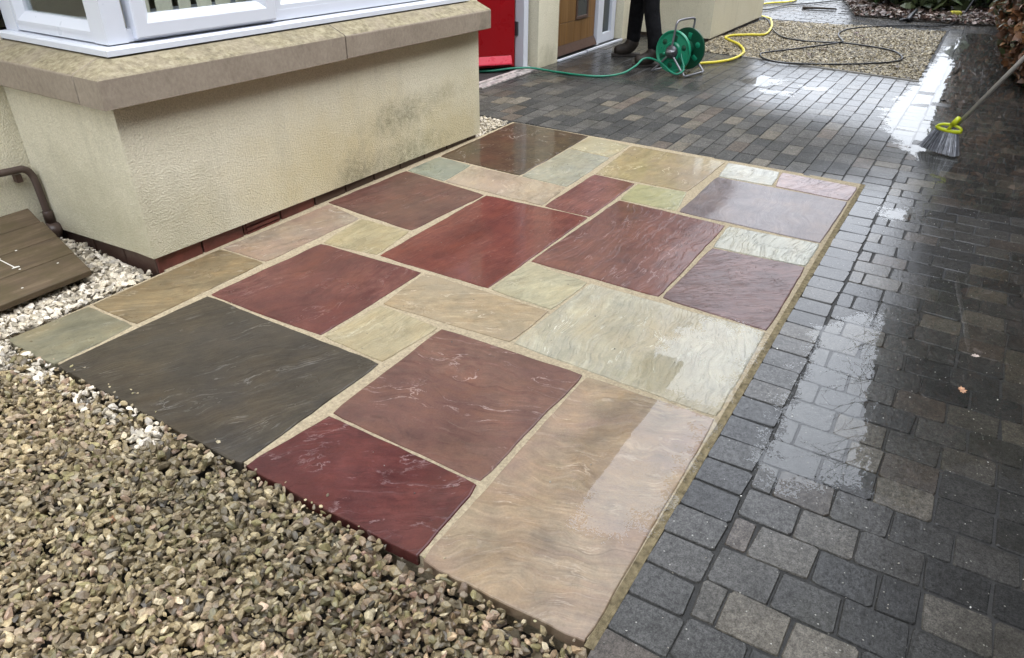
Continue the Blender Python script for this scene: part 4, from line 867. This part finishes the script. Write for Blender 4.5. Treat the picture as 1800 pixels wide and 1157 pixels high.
hose('pressure_hose', [(9.7, 1.95, 0.010), (9.2, 1.66, 0.012), (8.75, 1.50, 0.014), (8.422, 1.389, 0.014), (7.962, 1.16, 0.014), (7.826, 0.913, 0.014), (7.893, 0.631, 0.014), (7.93, 0.50, 0.016), (7.88, 0.23, 0.014), (7.739, -0.01, 0.014), (7.429, -0.133, 0.014), (7.178, -0.11, 0.014), (6.921, 0.078, 0.014), (6.648, 0.433, 0.012), (6.502, 0.79, 0.012), (6.577, 0.971, 0.014), (6.78, 1.077, 0.014), (6.947, 1.044, 0.014), (7.304, 0.849, 0.014), (7.784, 0.609, 0.016), (7.91, 0.53, 0.026), (8.0, 0.525, 0.022), (8.294, 0.614, 0.014), (8.53, 0.671, 0.014), (8.765, 0.678, 0.014), (9.066, 0.606, 0.014), (9.453, 0.348, 0.012), (9.705, 0.062, 0.010), (9.95, -0.291, 0.010), (10.45, -0.40, 0.010), (11.0, -0.413, 0.03), (11.45, -0.25, 0.06), (11.42, -0.09, 0.08), (10.9, 0.0, 0.06)], 0.0078, M_BLACK, 'black pressure hose looped on the back gravel and running past the planting bed')
hose('pressure_hose', [(9.75, 2.25, 0.010), (10.184, 1.918, 0.010), (10.755, 1.828, 0.010), (11.147, 1.599, 0.010), (11.624, 1.376, 0.010), (11.95, 1.25, 0.010), (12.6, 1.3, 0.01)], 0.0085, M_BLACK, 'black pressure hose crossing the paved path behind the bay wall corner')

# pressure washer gun, sponge, rod, stick
gn = tag(empty('spray_gun', (10.10, 0.10, 0.0), R(10)), 'black spray gun lying on the paving before the planting bed', 'spray gun')
b = MB(); b.tube(catmull([(0.0, 0.03, 0.02), (0.10, 0.01, 0.05), (0.32, -0.04, 0.075), (0.62, -0.09, 0.075)], 5), 0.032, 10, True, 0.02); b.build('body', M_BLACK, gn, smooth=True)
b = MB(); b.tube([(0.02, 0.03, 0.03), (-0.03, 0.10, 0.022), (-0.05, 0.13, 0.02)], 0.022, 10, True, 0.018); b.build('grip', M_BLACK, gn, smooth=True)
b = MB(); b.tube([(0.62, -0.09, 0.075), (0.70, -0.10, 0.07)], 0.015, 10); b.build('fitting', simple('brass grey fitting', (0.35, 0.32, 0.28), 0.35, 0.1, 10, metal=0.6), gn, smooth=True)
sp = MB(); sp.M = Matrix.Translation((10.80, -0.34, 0.045)) @ Matrix.Rotation(R(25), 4, 'Z'); sp.box(-0.045, 0.045, -0.06, 0.06, -0.04, 0.045)
tag(sp.build('sponge', simple('yellow foam', (0.42, 0.38, 0.05), 0.9, 0.25, 30, 0.6, 120), bevel=0.012), 'yellow sponge block inside the hose loop by the planting bed', 'sponge')
rd = MB(); rd.tube([(10.9, -0.42, 0.02), (12.2, -0.65, 0.62)], 0.016, 8); tag(rd.build('lance', M_BLACK, smooth=True), 'straight black lance leaning into the shrubs beyond the hose loop', 'lance')
st = MB(); st.tube([(10.60, 1.55, 0.012), (10.66, 1.35, 0.016), (10.74, 1.12, 0.012)], 0.018, 7, True, 0.012); tag(st.build('stick', M_BARK, smooth=True), 'dark stick lying on the wet path beyond the gravel', 'stick')

# ------------------------------------------------------------------ broom
bm_ = tag(empty('broom', (4.25, -0.735, 0.0)), 'broom with grey bristles and lime green collar standing on the wet paving', 'broom')
TOP = Vector((4.268, -0.790, 0.175)) - Vector((4.25, -0.735, 0)); HD = (Vector((4.155, -1.004, 0.598)) - Vector((4.268, -0.805, 0.195))).normalized()
sx = Vector((0.42, 0.90, 0)).normalized()                # across the head
b = MB(); b.tube([TOP + HD * 0.0, TOP + HD * 1.15], 0.0125, 14); b.build('handle', M_HANDLE, bm_, smooth=True)
CE = Vector((4.262, -0.755, 0.150)) - Vector((4.25, -0.735, 0))
b = MB()
lp = []
dn = -HD; nn = sx.cross(HD).normalized(); sx2 = HD.cross(nn).normalized()
sx2 = sx
for k in range(29):
    a = 2 * math.pi * k / 28; lp.append(CE + sx2 * 0.073 * math.cos(a) + HD * (0.017 * math.sin(a) + (0.012 * math.sin(a) if math.sin(a) > 0 else 0)))
b.tube(lp, 0.0085, 8, False); b.tube(lp[14:29], 0.0125, 8, True); b.tube([CE - HD * 0.016, CE + HD * 0.045], 0.010, 10); b.tube([CE + HD * 0.03, CE + HD * 0.085], 0.019, 12, True, 0.016)
b.build('collar', M_LIME, bm_, smooth=True)
b = MB(); rr = random.Random(3)
for k in range(520):
    s = rr.uniform(-1, 1); tt = rr.uniform(-1, 1)
    p0 = CE - HD * 0.024 + sx2 * s * 0.068 + nn * tt * 0.016
    g0 = Vector((0.0, 0.0, 0.004)) + Vector((0.0475, 0.107, 0)) * s * rr.uniform(0.96, 1.04) + nn * tt * 0.030 + Vector((rr.gauss(0, .004), rr.gauss(0, .004), 0))
    g0.z = 0.004 + rr.random() * 0.006 + (s > 0) * s * 0.012
    md = (p0 + g0) / 2 + Vector((rr.gauss(0, .003), rr.gauss(0, .003), 0))
    b.tube([p0, md, g0], 0.0019, 3, False, 0.0017)
br_m = tone_mat('grey nylon bristle', 0.4, 40, 0.0)
bo_ = b.build('bristles', br_m, bm_); nb_ = len(b.v) // 9; gg = np.array([rr.choice([0.10, 0.14, 0.20, 0.26, 0.34, 0.50]) for _ in range(nb_)])
set_cols(bo_.data, np.repeat(gg[:, None] * np.array([0.94, 0.97, 1.06]), 9, 0)); tag(bo_, kind='stuff')
b = MB(); b.add([tuple(CE - HD * 0.02 + sx2 * s * 0.055 + nn * t * 0.008) for s, t in ((-1, -1), (1, -1), (1, 1), (-1, 1))] + [tuple(Vector((0.0475, 0.107, 0)) * s * 0.86 + nn * t * 0.018 + Vector((0, 0, 0.012))) for s, t in ((-1, -1), (1, -1), (1, 1), (-1, 1))], [(0, 1, 5, 4), (1, 2, 6, 5), (2, 3, 7, 6), (3, 0, 4, 7), (4, 5, 6, 7)])
b.build('bristle_core', simple('dark bristle core', (0.05, 0.05, 0.055), 0.7), bm_)

# ------------------------------------------------------------------ person
def skin(name, verts, edges, radii, mat, parent, root=0, sub=2):
    me = bpy.data.meshes.new(name); me.from_pydata([tuple(v) for v in verts], edges, [])
    o = link(name, me, mat, parent); sk = o.modifiers.new('s', 'SKIN'); sk.use_smooth_shade = True
    for i, r_ in enumerate(radii): me.skin_vertices[0].data[i].radius = (r_, r_) if not isinstance(r_, tuple) else r_
    for i in range(len(verts)): me.skin_vertices[0].data[i].use_root = (i == root)
    ss = o.modifiers.new('ss', 'SUBSURF'); ss.levels = sub; ss.render_levels = sub
    dg = bpy.context.evaluated_depsgraph_get(); nm = bpy.data.meshes.new_from_object(o.evaluated_get(dg))
    o.modifiers.clear(); o.data = nm; nm.polygons.foreach_set('use_smooth', [True] * len(nm.polygons))
    if not nm.materials: nm.materials.append(mat)
    return o
PF = Vector((5.92, 1.96, 0)); FD = Vector((-0.56, 0.83, 0)).normalized(); SD = Vector((0.83, 0.56, 0))   # facing, person's right hand side
pr = tag(empty('person', tuple(PF)), 'person in dark trousers and brown work boots standing behind the hose reel', 'person')
def L(f_, s_, z): return Vector((0, 0, 0)) + FD * f_ + SD * s_ + Vector((0, 0, z))
A1 = Vector((6.07, 2.14, 0.09)) - PF; A2 = Vector((5.735, 1.775, 0.09)) - PF                     # ankles
H1 = L(0.0, 0.085, 0.92); H2 = L(0.0, -0.085, 0.92)
K1 = (A1 + H1) / 2 + FD * 0.03 + Vector((0, 0, 0.0)); K2 = (A2 + H2) / 2 + FD * 0.03
if (A1 - H1).length > (A1 - H2).length: H1, H2 = H2, H1
SKN = simple('skin', (0.42, 0.24, 0.17), 0.5, 0.08, 20); TROU = simple('black work trousers', (0.007, 0.007, 0.008), 0.9, 0.35, 14, 0.6, 35, 0.014, spec=0.1)
HIV = simple('yellow work jacket', (0.42, 0.46, 0.01), 0.7, 0.06, 8, 0.4, 25, 0.01); BOOT = simple('brown leather boot', (0.022, 0.016, 0.012), 0.6, 0.4, 22, 0.4, 60, spec=0.3)
SOLE = simple('dark boot sole', (0.03, 0.024, 0.02), 0.7, 0.2, 20); HAIR = simple('dark hair', (0.03, 0.02, 0.013), 0.6, 0.3, 60)
sh = 0.19; ze = 1.36
verts = [L(0, 0, .95), L(0, 0, 1.12), L(0.0, 0, 1.30), L(0, 0, 1.44), L(0.01, 0, 1.52), L(0.03, 0, 1.62), L(0.025, 0, 1.70),
         L(0, sh, 1.42), L(0.03, sh + .06, 1.14), L(0.14, sh + .03, .93), L(0.17, sh + .03, .87),
         L(0, -sh, 1.42), L(0.03, -sh - .06, 1.14), L(0.14, -sh - .03, .93), L(0.17, -sh - .03, .87),
         H1, (K1), A1, H2, K2, A2]
edges = [(0, 1), (1, 2), (2, 3), (3, 4), (4, 5), (5, 6), (3, 7), (7, 8), (8, 9), (9, 10), (3, 11), (11, 12), (12, 13), (13, 14), (0, 15), (15, 16), (16, 17), (0, 18), (18, 19), (19, 20)]
rad = [.12, .12, .14, .11, .052, .078, .07, .05, .04, .028, .03, .05, .04, .028, .03, .075, .05, .036, .075, .05, .036]
body = skin('body', verts, edges, rad, SKN, pr)
for s_, w_ in ((1, verts[10]), (-1, verts[14])):
    V = [w_ - Vector((0, 0, 0.0))]; E_ = []; Rr = [.022]
    V.append(w_ + L(0.03, 0, -0.07)); E_.append((0, 1)); Rr.append(.024)
    for j, ln in enumerate((.078, .088, .082, .065)):
        b0 = len(V); off = (j - 1.5) * 0.020
        V += [w_ + L(0.045 + off, s_ * 0.004, -0.085), w_ + L(0.06 + off, s_ * -0.004, -0.085 - ln * .55), w_ + L(0.055 + off, s_ * -0.022, -0.085 - ln)]
        E_ += [(1, b0), (b0, b0 + 1), (b0 + 1, b0 + 2)]; Rr += [.010, .009, .008]
    b0 = len(V); V += [w_ + L(0.05, s_ * -0.03, -0.05), w_ + L(0.07, s_ * -0.04, -0.09)]; E_ += [(0, b0), (b0, b0 + 1)]; Rr += [.011, .009]
    skin('hand', V, E_, Rr, SKN, pr)
skin('trousers', [L(0, 0, 1.0), L(0, 0, .95), H1, K1, A1 + Vector((0, 0, .10)), A1 + Vector((0, 0, .015)), H2, K2, A2 + Vector((0, 0, .10)), A2 + Vector((0, 0, .015))],
     [(0, 1), (1, 2), (2, 3), (3, 4), (4, 5), (1, 6), (6, 7), (7, 8), (8, 9)], [.14, .14, .10, .079, .070, .074, .10, .079, .072, .076], TROU, pr, 1)
skin('jacket', [L(0, 0, .86), L(0, 0, 1.12), L(0, 0, 1.30), L(0, 0, 1.44), L(0.01, 0, 1.50), L(0, sh, 1.42), L(0.03, sh + .06, 1.14), L(0.13, sh + .035, .96), L(0, -sh, 1.42), L(0.03, -sh - .06, 1.14), L(0.13, -sh - .035, .96)],
     [(0, 1), (1, 2), (2, 3), (3, 4), (3, 5), (5, 6), (6, 7), (3, 8), (8, 9), (9, 10)], [.165, .155, .165, .13, .075, .07, .06, .048, .07, .06, .048], HIV, pr, 1)
skin('hair', [L(0.0, 0, 1.70), L(-0.02, 0, 1.67), L(0.03, 0, 1.745)], [(0, 1), (0, 2)], [.085, .085, .05], HAIR, pr)
fc = MB(); fc.M = Matrix.Translation(L(0.105, 0, 1.63)); fc.lathe([(0.0, 0.03), (0.012, 0.01), (0.017, -0.015), (0.0, -0.022)], 8); fc.build('nose', SKN, body, smooth=True)
for s_ in (1, -1):
    e_ = MB(); e_.M = Matrix.Translation(L(0.098, s_ * 0.031, 1.655)); e_.lathe([(0.0, 0.010), (0.008, 0.006), (0.0105, 0), (0.008, -0.006), (0.0, -0.010)], 10); e_.build('eye', simple('eye', (0.3, 0.28, 0.26), 0.2), body, smooth=True)
    e_ = MB(); e_.M = Matrix.Translation(L(0.02, s_ * 0.083, 1.635)); e_.lathe([(0.0, 0.035), (0.014, 0.02), (0.016, -0.005), (0.008, -0.028), (0.0, -0.032)], 8); e_.build('ear', SKN, body, smooth=True)
e_ = MB(); e_.M = Matrix.Translation(L(0.098, 0, 1.583)) @ Matrix.Rotation(math.atan2(SD.y, SD.x), 4, 'Z'); e_.box(-0.024, 0.024, -0.008, 0.008, -0.004, 0.004); e_.build('mouth', simple('lips', (0.35, 0.13, 0.11), 0.5), body, bevel=0.003)
for A, tw in ((A1, 0.0), (A2, 0.25)):
    f_ = (FD + SD * -tw * 0.4).normalized(); G0 = Vector((A.x, A.y, 0))
    bo = skin('boot', [G0 + Vector((0, 0, .18)), G0 + Vector((0, 0, .085)), G0 - f_ * .045 + Vector((0, 0, .052)), G0 + f_ * .06 + Vector((0, 0, .058)), G0 + f_ * .13 + Vector((0, 0, .046)), G0 + f_ * .185 + Vector((0, 0, .044))],
         [(0, 1), (1, 2), (1, 3), (3, 4), (4, 5)], [.060, .062, .056, .064, .058, .050], BOOT, pr, 1)
    so_ = MB(); s2 = Vector((-f_.y, f_.x, 0)); pts_ = []
    for t_, w_ in ((-.082, .016), (-.072, .030), (-.03, .036), (.04, .033), (.11, .042), (.165, .040), (.195, .026), (.204, .010)): pts_.append((t_, w_))
    out = [G0 + f_ * t_ + s2 * w_ for t_, w_ in pts_] + [G0 + f_ * t_ - s2 * w_ for t_, w_ in pts_[::-1]]
    so_.prism([(p.x, p.y) for p in out], -0.002, 0.024); so_.build('sole', SOLE, bo, bevel=0.004)

# ------------------------------------------------------------------ leaves and plants
def leaf_cloud(name, P, size, cols, rng, parent=None, lay=0.0, kind='stuff', normals=None):
    """many bent leaf blades (6 vertices, 4 triangles each) at points P"""
    n = len(P); a = rng.normal(size=(n, 3)); a[:, 2] *= (1 - lay); a[:, 2] -= 0.25 * (1 - lay)
    a /= np.linalg.norm(a, axis=1)[:, None]
    b = rng.normal(size=(n, 3)); b[:, 2] *= (1 - lay); b -= a * (a * b).sum(1)[:, None]; b /= np.linalg.norm(b, axis=1)[:, None]; c = np.cross(a, b)
    s = (size * np.exp(rng.normal(0, 0.28, n)))[:, None]; cup = rng.uniform(-0.1, 0.3, n)[:, None]
    v = np.stack([P - a * s, P - a * s * 0.25 + b * s * 0.48 + c * s * cup, P - a * s * 0.25 - b * s * 0.48 + c * s * cup, P + a * s * 0.42 + b * s * 0.36 + c * s * cup * 0.6, P + a * s * 0.42 - b * s * 0.36 + c * s * cup * 0.6, P + a * s - c * s * cup * 0.7], 1)
    F0 = np.array([(0, 1, 2), (1, 3, 4), (1, 4, 2), (3, 5, 4)]); F = (F0[None] + (np.arange(n) * 6)[:, None, None]).reshape(-1, 3)
    o = big_mesh(name, v.reshape(-1, 3), F, M_LEAF, np.repeat(cols, 6, 0), False, parent)
    if kind: o['kind'] = kind
    return o
BEECH = pal([(0.155, 0.068, 0.026), (0.12, 0.052, 0.023), (0.20, 0.095, 0.036), (0.085, 0.040, 0.02), (0.050, 0.050, 0.020), (0.035, 0.045, 0.018)], [4, 4, 2, 3, 2, 2])
EVER = pal([(0.030, 0.052, 0.018), (0.022, 0.040, 0.015), (0.048, 0.075, 0.024), (0.060, 0.070, 0.030), (0.035, 0.032, 0.018)], [4, 4, 2, 1, 2])
def vface(u, z):
    u = np.asarray(u, float); z = np.asarray(z, float)
    b = -1.36 + 0.16 * np.clip(z / 1.6, 0, 1) - 0.10 * np.clip((z - 2.6) / 1.5, 0, 1)
    far = np.clip((u - 5.6) / 1.6, 0, 1); far = far * far * (3 - 2 * far)
    b = b + far * (0.30 + 0.18 * np.clip(z / 0.5, 0, 1)) * np.clip((z + 0.12) / 0.25, 0, 1)
    nr = np.clip((u - 1.2) / 2.0, 0, 1); b = b - 0.42 * (1 - nr * nr * (3 - 2 * nr))
    far2 = np.clip((u - 10.3) / 1.5, 0, 1); b = b + far2 * 0.25
    return b
def htop(u): return 4.1 + 0.35 * np.sin(np.asarray(u) * 1.3) + 0.25 * np.sin(np.asarray(u) * 3.1 + 1)
hedge = tag(empty('beech_hedge', (3.5, -1.9, 0)), 'tall copper brown beech hedge along the right side of the wet driveway', 'hedge')
def hloc(v): return v - np.array([3.5, -1.9, 0])
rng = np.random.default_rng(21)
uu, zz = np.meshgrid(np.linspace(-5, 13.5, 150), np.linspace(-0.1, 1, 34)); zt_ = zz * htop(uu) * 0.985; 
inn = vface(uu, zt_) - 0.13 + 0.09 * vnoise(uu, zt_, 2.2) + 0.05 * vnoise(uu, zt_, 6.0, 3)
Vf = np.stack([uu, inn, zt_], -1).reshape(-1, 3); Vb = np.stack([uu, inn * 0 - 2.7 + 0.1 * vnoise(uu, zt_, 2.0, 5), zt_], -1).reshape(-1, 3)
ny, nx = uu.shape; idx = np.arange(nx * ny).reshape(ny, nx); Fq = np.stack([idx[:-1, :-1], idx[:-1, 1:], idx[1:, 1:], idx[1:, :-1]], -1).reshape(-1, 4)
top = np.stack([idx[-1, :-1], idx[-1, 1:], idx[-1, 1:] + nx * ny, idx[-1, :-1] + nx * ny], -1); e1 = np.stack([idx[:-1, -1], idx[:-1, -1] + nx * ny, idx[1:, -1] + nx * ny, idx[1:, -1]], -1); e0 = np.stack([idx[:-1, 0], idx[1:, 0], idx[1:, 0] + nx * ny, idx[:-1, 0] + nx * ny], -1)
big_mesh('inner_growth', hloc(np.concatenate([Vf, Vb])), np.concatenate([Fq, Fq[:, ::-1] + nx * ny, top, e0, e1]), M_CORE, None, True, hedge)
nl = 52000
u_ = rng.uniform(-5, 13.5, nl); z_ = rng.uniform(0.0, 1.0, nl) * htop(u_) * 1.03; d_ = np.abs(rng.normal(0, 0.10, nl))
v_ = vface(u_, z_) + 0.02 - d_ + 0.10 * vnoise(u_, z_, 2.2) + 0.05 * vnoise(u_, z_, 6.0, 3)
nt = 9000; ut = rng.uniform(-5, 13.5, nt); zt2 = htop(ut) + rng.normal(0, 0.12, nt); vt = rng.uniform(-2.7, -1.2, nt)
P_ = np.concatenate([np.stack([u_, v_, z_], 1), np.stack([ut, vt, zt2], 1)])
mixg = (vnoise(P_[:, 0], P_[:, 2], 0.9, 7) > 0.12)[:, None]
cl_ = np.where(mixg, EVER(0, 0, len(P_), rng) * 0.9, BEECH(0, 0, len(P_), rng))
leaf_cloud('foliage', hloc(P_), 0.042, cl_, rng, hedge)
ns = 9000; us_ = rng.uniform(6.2, 13, ns); zs_ = rng.uniform(0.03, 1.4, ns); vs2 = vface(us_, zs_) + 0.05 - np.abs(rng.normal(0, 0.07, ns)) + 0.08 * vnoise(us_, zs_, 3.0)
leaf_cloud('foliage', hloc(np.stack([us_, vs2, zs_], 1)), 0.036, BEECH(0, 0, ns, rng) * 1.25, rng, hedge)
rr = random.Random(5)
def twig(mb, p, d, ln, r, depth):
    pts = [p]; q = p.copy(); dd = d.normalized()
    for k in range(4):
        dd = (dd + Vector((rr.gauss(0, .16), rr.gauss(0, .16), rr.gauss(0, .12)))).normalized(); q = q + dd * ln / 4; pts.append(q.copy())
        if depth > 0 and rr.random() < 0.75: twig(mb, q.copy(), (dd + Vector((rr.gauss(0, .6), rr.gauss(0, .6), rr.gauss(0, .5)))), ln * 0.5, r * 0.55, depth - 1)
    mb.tube(pts, r, 4, False, r * 0.4)
tw = MB()
for k in range(110):
    uu_ = rr.uniform(-2, 13); zz_ = rr.uniform(2.4, 4.3)
    twig(tw, Vector((uu_ - 3.5, float(vface(uu_, zz_)) - 0.1 + 1.9, zz_)), Vector((rr.uniform(-.6, .6), rr.uniform(0.5, 1.1), rr.uniform(0.1, .9))), rr.uniform(0.3, 0.75), 0.007, 2)
tag(tw.build('twigs', M_BARK, hedge), kind='stuff')
trk = [(x, -1.75 + jit(.15)) for x in np.arange(-4.5, 13, 0.75)]
for x, y in trk:
    m = MB(); m.tube([(x - 3.5, y + 1.9, -0.1), (x - 3.5 + jit(.05), y + 1.9 + jit(.05), 0.9), (x - 3.5 + jit(.1), y + 1.9 + jit(.1), 2.4)], 0.035, 7, True, 0.02); m.build('trunk', M_BARK, hedge, smooth=True)

# planting bed at the end of the drive
pb = MB()
bedp = [(10.27, 0.80), (10.24, 0.1), (10.27, -0.55), (10.4, -1.0), (13.4, -1.3), (14.5, 1.6), (12.3, 1.32), (10.95, 0.98)]
pb.prism(bedp, -0.05, 0.012); tag(pb.build('planting_bed', M_SOIL), kind='structure')
rng = np.random.default_rng(33)
LIT = pal([(0.10, 0.055, 0.04), (0.17, 0.11, 0.085), (0.26, 0.20, 0.16), (0.065, 0.040, 0.030), (0.14, 0.13, 0.10)], [3, 3, 2, 3, 2])
gx = rng.uniform(10.2, 12.8, 9000); gy = rng.uniform(-1.1, 1.5, 9000); ok = in_poly(gx, gy, bedp); gx, gy = gx[ok], gy[ok]; nl = len(gx)
leaf_cloud('leaf_litter', np.stack([gx, gy, 0.02 + np.abs(rng.normal(0, 0.018, nl))], 1), 0.032, LIT(0, 0, nl, rng), rng, None, 0.6)
def shrub(x, y, r, h, n, size, palette, name, label, group=None, seed=0):
    rg = np.random.default_rng(100 + seed); o = tag(empty(name, (x, y, 0.0)), label, 'shrub', group)
    m = MB()
    for k in range(7):
        a = rr.uniform(0, 6.28); m.tube([(0.03 * math.cos(a), 0.03 * math.sin(a), 0.0), (r * .4 * math.cos(a), r * .4 * math.sin(a), h * .5), (r * .75 * math.cos(a), r * .75 * math.sin(a), h * .85)], 0.012, 5, True, 0.005)
    m.build('stem', M_BARK, o, smooth=True)
    cc = rg.normal(size=(16, 3)); cc /= np.linalg.norm(cc, axis=1)[:, None]; cc = cc * rg.uniform(0.35, 0.95, (16, 1)) * np.array([r, r, h * 0.5]) + np.array([0, 0, h * 0.52])
    P = cc[rg.integers(0, 16, n)] + rg.normal(size=(n, 3)) * np.array([r, r, h * .6]) * 0.19; P[:, 2] = np.abs(P[:, 2]) + 0.01
    leaf_cloud('leaves', P, size, palette(0, 0, n, rg), rg, o); return o
shrub(11.55, 0.62, 0.62, 0.55, 900, 0.075, EVER, 'broadleaf_shrub', 'low dark green broad leaved shrub at the left end of the planting bed', None, 1)
shrub(11.35, 0.05, 0.50, 0.42, 700, 0.080, pal([(0.06, 0.085, 0.030), (0.04, 0.06, 0.022), (0.09, 0.11, 0.045)], [3, 3, 1]), 'broadleaf_shrub', 'lighter green broad leaved shrub behind the spray gun', None, 2)
shrub(11.95, -0.70, 0.55, 0.62, 900, 0.055, EVER, 'evergreen_shrub', 'dark evergreen shrub in the shaded corner beside the hedge', None, 3)
shrub(12.25, -0.05, 0.5, 0.34, 700, 0.05, pal([(0.13, 0.04, 0.025), (0.09, 0.03, 0.02), (0.17, 0.08, 0.04)], [3, 3, 1]), 'russet_shrub', 'low russet brown shrub at the back of the planting bed', None, 4)
V0, F0 = ico(2)
for k, (x, y, s_) in enumerate([(10.42, 0.42, .055), (10.55, 0.70, .05), (10.40, 0.05, .05), (10.62, -0.20, .06), (10.95, 0.80, .07), (10.75, 0.35, .06), (10.5, -0.62, .05)]):
    d_ = np.array([mnoise.noise(Vector(v * 1.6 + k * 7)) for v in V0]); v = V0 * (1 + 0.35 * d_)[:, None] * np.array([1.25, 0.95, 0.6]) * s_
    o = big_mesh('rock', v, F0, simple('grey rock', (0.17, 0.15, 0.135), 0.7, 0.3, 30, 0.6, 60) if k == 0 else bpy.data.materials['grey rock'], None, False); o.location = (x, y, 0.03); o.rotation_euler.z = k * 1.3
    tag(o, 'grey rock ' + ['at the bed edge behind the spray gun', 'at the bed edge between the dark stick and the spray gun', 'at the bed edge just left of the spray gun grip', 'inside the hose loop left of the yellow sponge', 'farther back at the left end of the planting bed', 'under the lighter green shrub on the planting bed', 'at the hedge end of the planting bed edge'][k], 'rock', 'rocks along the planting bed')

# crumbs of grit left on the slabs and blocks
rng = np.random.default_rng(55)
def crumbs(n, bbox, zt, cols, s0, seed):
    rg = np.random.default_rng(seed); var, F = chip_variants(1, 6, 3, rg); VV, FF, CC = [], [], []
    x = rg.uniform(bbox[0], bbox[1], n); y = rg.uniform(bbox[2], bbox[3], n); RM = rotmats(n, rg, 0.3); c = cols(x, y, n, rg)
    for i in range(n):
        v = var[i % 6] @ RM[i].T * s0 * min(1.5, math.exp(rg.normal(0, 0.35))) + np.array([x[i], y[i], zt]); VV.append(v); FF.append(F + i * len(v)); CC.append(np.repeat(c[i:i + 1], len(v), 0))
    tag(big_mesh('grit', np.concatenate(VV), np.concatenate(FF), M_STONE, np.concatenate(CC)), kind='stuff')
crumbs(70, (0.05, 3.3, -0.42, 1.8), 0.0008, pal([(0.05, 0.045, 0.04), (0.10, 0.08, 0.06), (0.35, 0.32, 0.26)], [4, 3, 1]), 0.0020, 61)
crumbs(260, (-0.3, 3.3, -1.25, -0.47), -0.0035, pal([(0.55, 0.53, 0.48), (0.30, 0.27, 0.22), (0.05, 0.045, 0.04)], [2, 2, 2]), 0.0015, 62)
crumbs(45, (-0.03, 0.05, -0.44, 1.8), 0.001, KH, 0.0040, 63)

# fallen leaves
def fallen(x, y, z, s, col, rz, label, curl=0.25, group=None):
    pts = [(0, -1.25), (0.10, -0.8), (0.55, -0.62), (0.42, -0.25), (0.85, 0.0), (0.48, 0.28), (0.5, 0.7), (0.18, 0.62), (0, 1.1)]
    out = pts + [(-a, b) for a, b in pts[-2:0:-1]]
    vs = [(a * s, b * s, (a * a * curl + 0.06 * math.sin(b * 4 + a * 3)) * s) for a, b in out] + [(0, 0, 0.05 * s)]
    n = len(out); m = MB().add(vs, [(i, (i + 1) % n, n) for i in range(n)])
    mt = simple('fallen leaf ' + label[:18], col, 0.5, 0.25, 60, 0.3, 120)
    o = m.build('fallen_leaf', mt); sm = o.modifiers.new('t', 'SOLIDIFY'); sm.thickness = 0.0008
    o.location = (x, y, z); o.rotation_euler = (jit(.15), jit(.15), rz); tag(o, label, 'leaf', group)
fallen(1.492, -1.057, -0.0015, 0.017, (0.50, 0.27, 0.15), 1.9, 'pale tan fallen leaf floating on the dark puddle in front')
fallen(1.746, -1.081, -0.0015, 0.014, (0.48, 0.38, 0.32), 0.3, 'small whitish fallen leaf on the dark puddle')
for k, (x, y, s_, c) in enumerate([(7.40, 0.60, .05, (0.11, 0.05, 0.025)), (8.73, 0.51, .04, (0.10, 0.035, 0.025)), (8.50, 0.43, .045, (0.12, 0.045, 0.03)), (8.29, 0.36, .04, (0.10, 0.04, 0.025)), (8.65, 0.02, .04, (0.08, 0.035, 0.022)), (6.9, -0.15, .04, (0.09, 0.05, 0.03)), (7.05, 0.66, .03, (0.10, 0.05, 0.03))]):
    fallen(x, y, 0.016, s_, c, k * 1.7, 'brown fallen leaf ' + ['inside the black hose loop, largest on the back gravel', 'farthest back of the leaf trio on the back gravel', 'middle one of the leaf trio on the back gravel', 'nearest of the leaf trio beside the black hose crossing', 'alone near the right edge of the back gravel', 'at the near right part of the black hose loop', 'inside the hose loop near the block paving'][k], 0.35, 'brown leaves on the back gravel')
fallen(-0.60, 0.98, -0.012, 0.032, (0.20, 0.075, 0.025), 0.8, 'rust brown fallen leaf on gravel at the bottom left corner', 0.3)
fallen(-0.30, 0.75, -0.018, 0.016, (0.17, 0.075, 0.03), 2.2, 'small brown leaf scrap on the near gravel', 0.3)
fallen(-0.26, 1.42, -0.014, 0.016, (0.30, 0.11, 0.05), 1.0, 'orange brown leaf scrap on gravel near the left edge', 0.3)
fallen(5.80, -0.64, 0.0, 0.03, (0.03, 0.022, 0.016), 1.2, 'dark wet leaf on the shining paving behind the broom', 0.2)
st = MB(); st.tube([(6.95, -0.63, 0.004), (7.2, -0.645, 0.012), (7.55, -0.63, 0.006)], 0.012, 6, True, 0.008); tag(st.build('twig', M_BARK, smooth=True), 'dark twig lying on the bright wet paving by the gravel corner', 'twig')
gr = MB(); gr.box(6.24, 6.29, -0.42, -0.31, -0.012, -0.002); tag(gr.build('drain_slot', M_BLACK, bevel=0.002), 'small black drain cover at the near corner of the back gravel', 'drain cover')
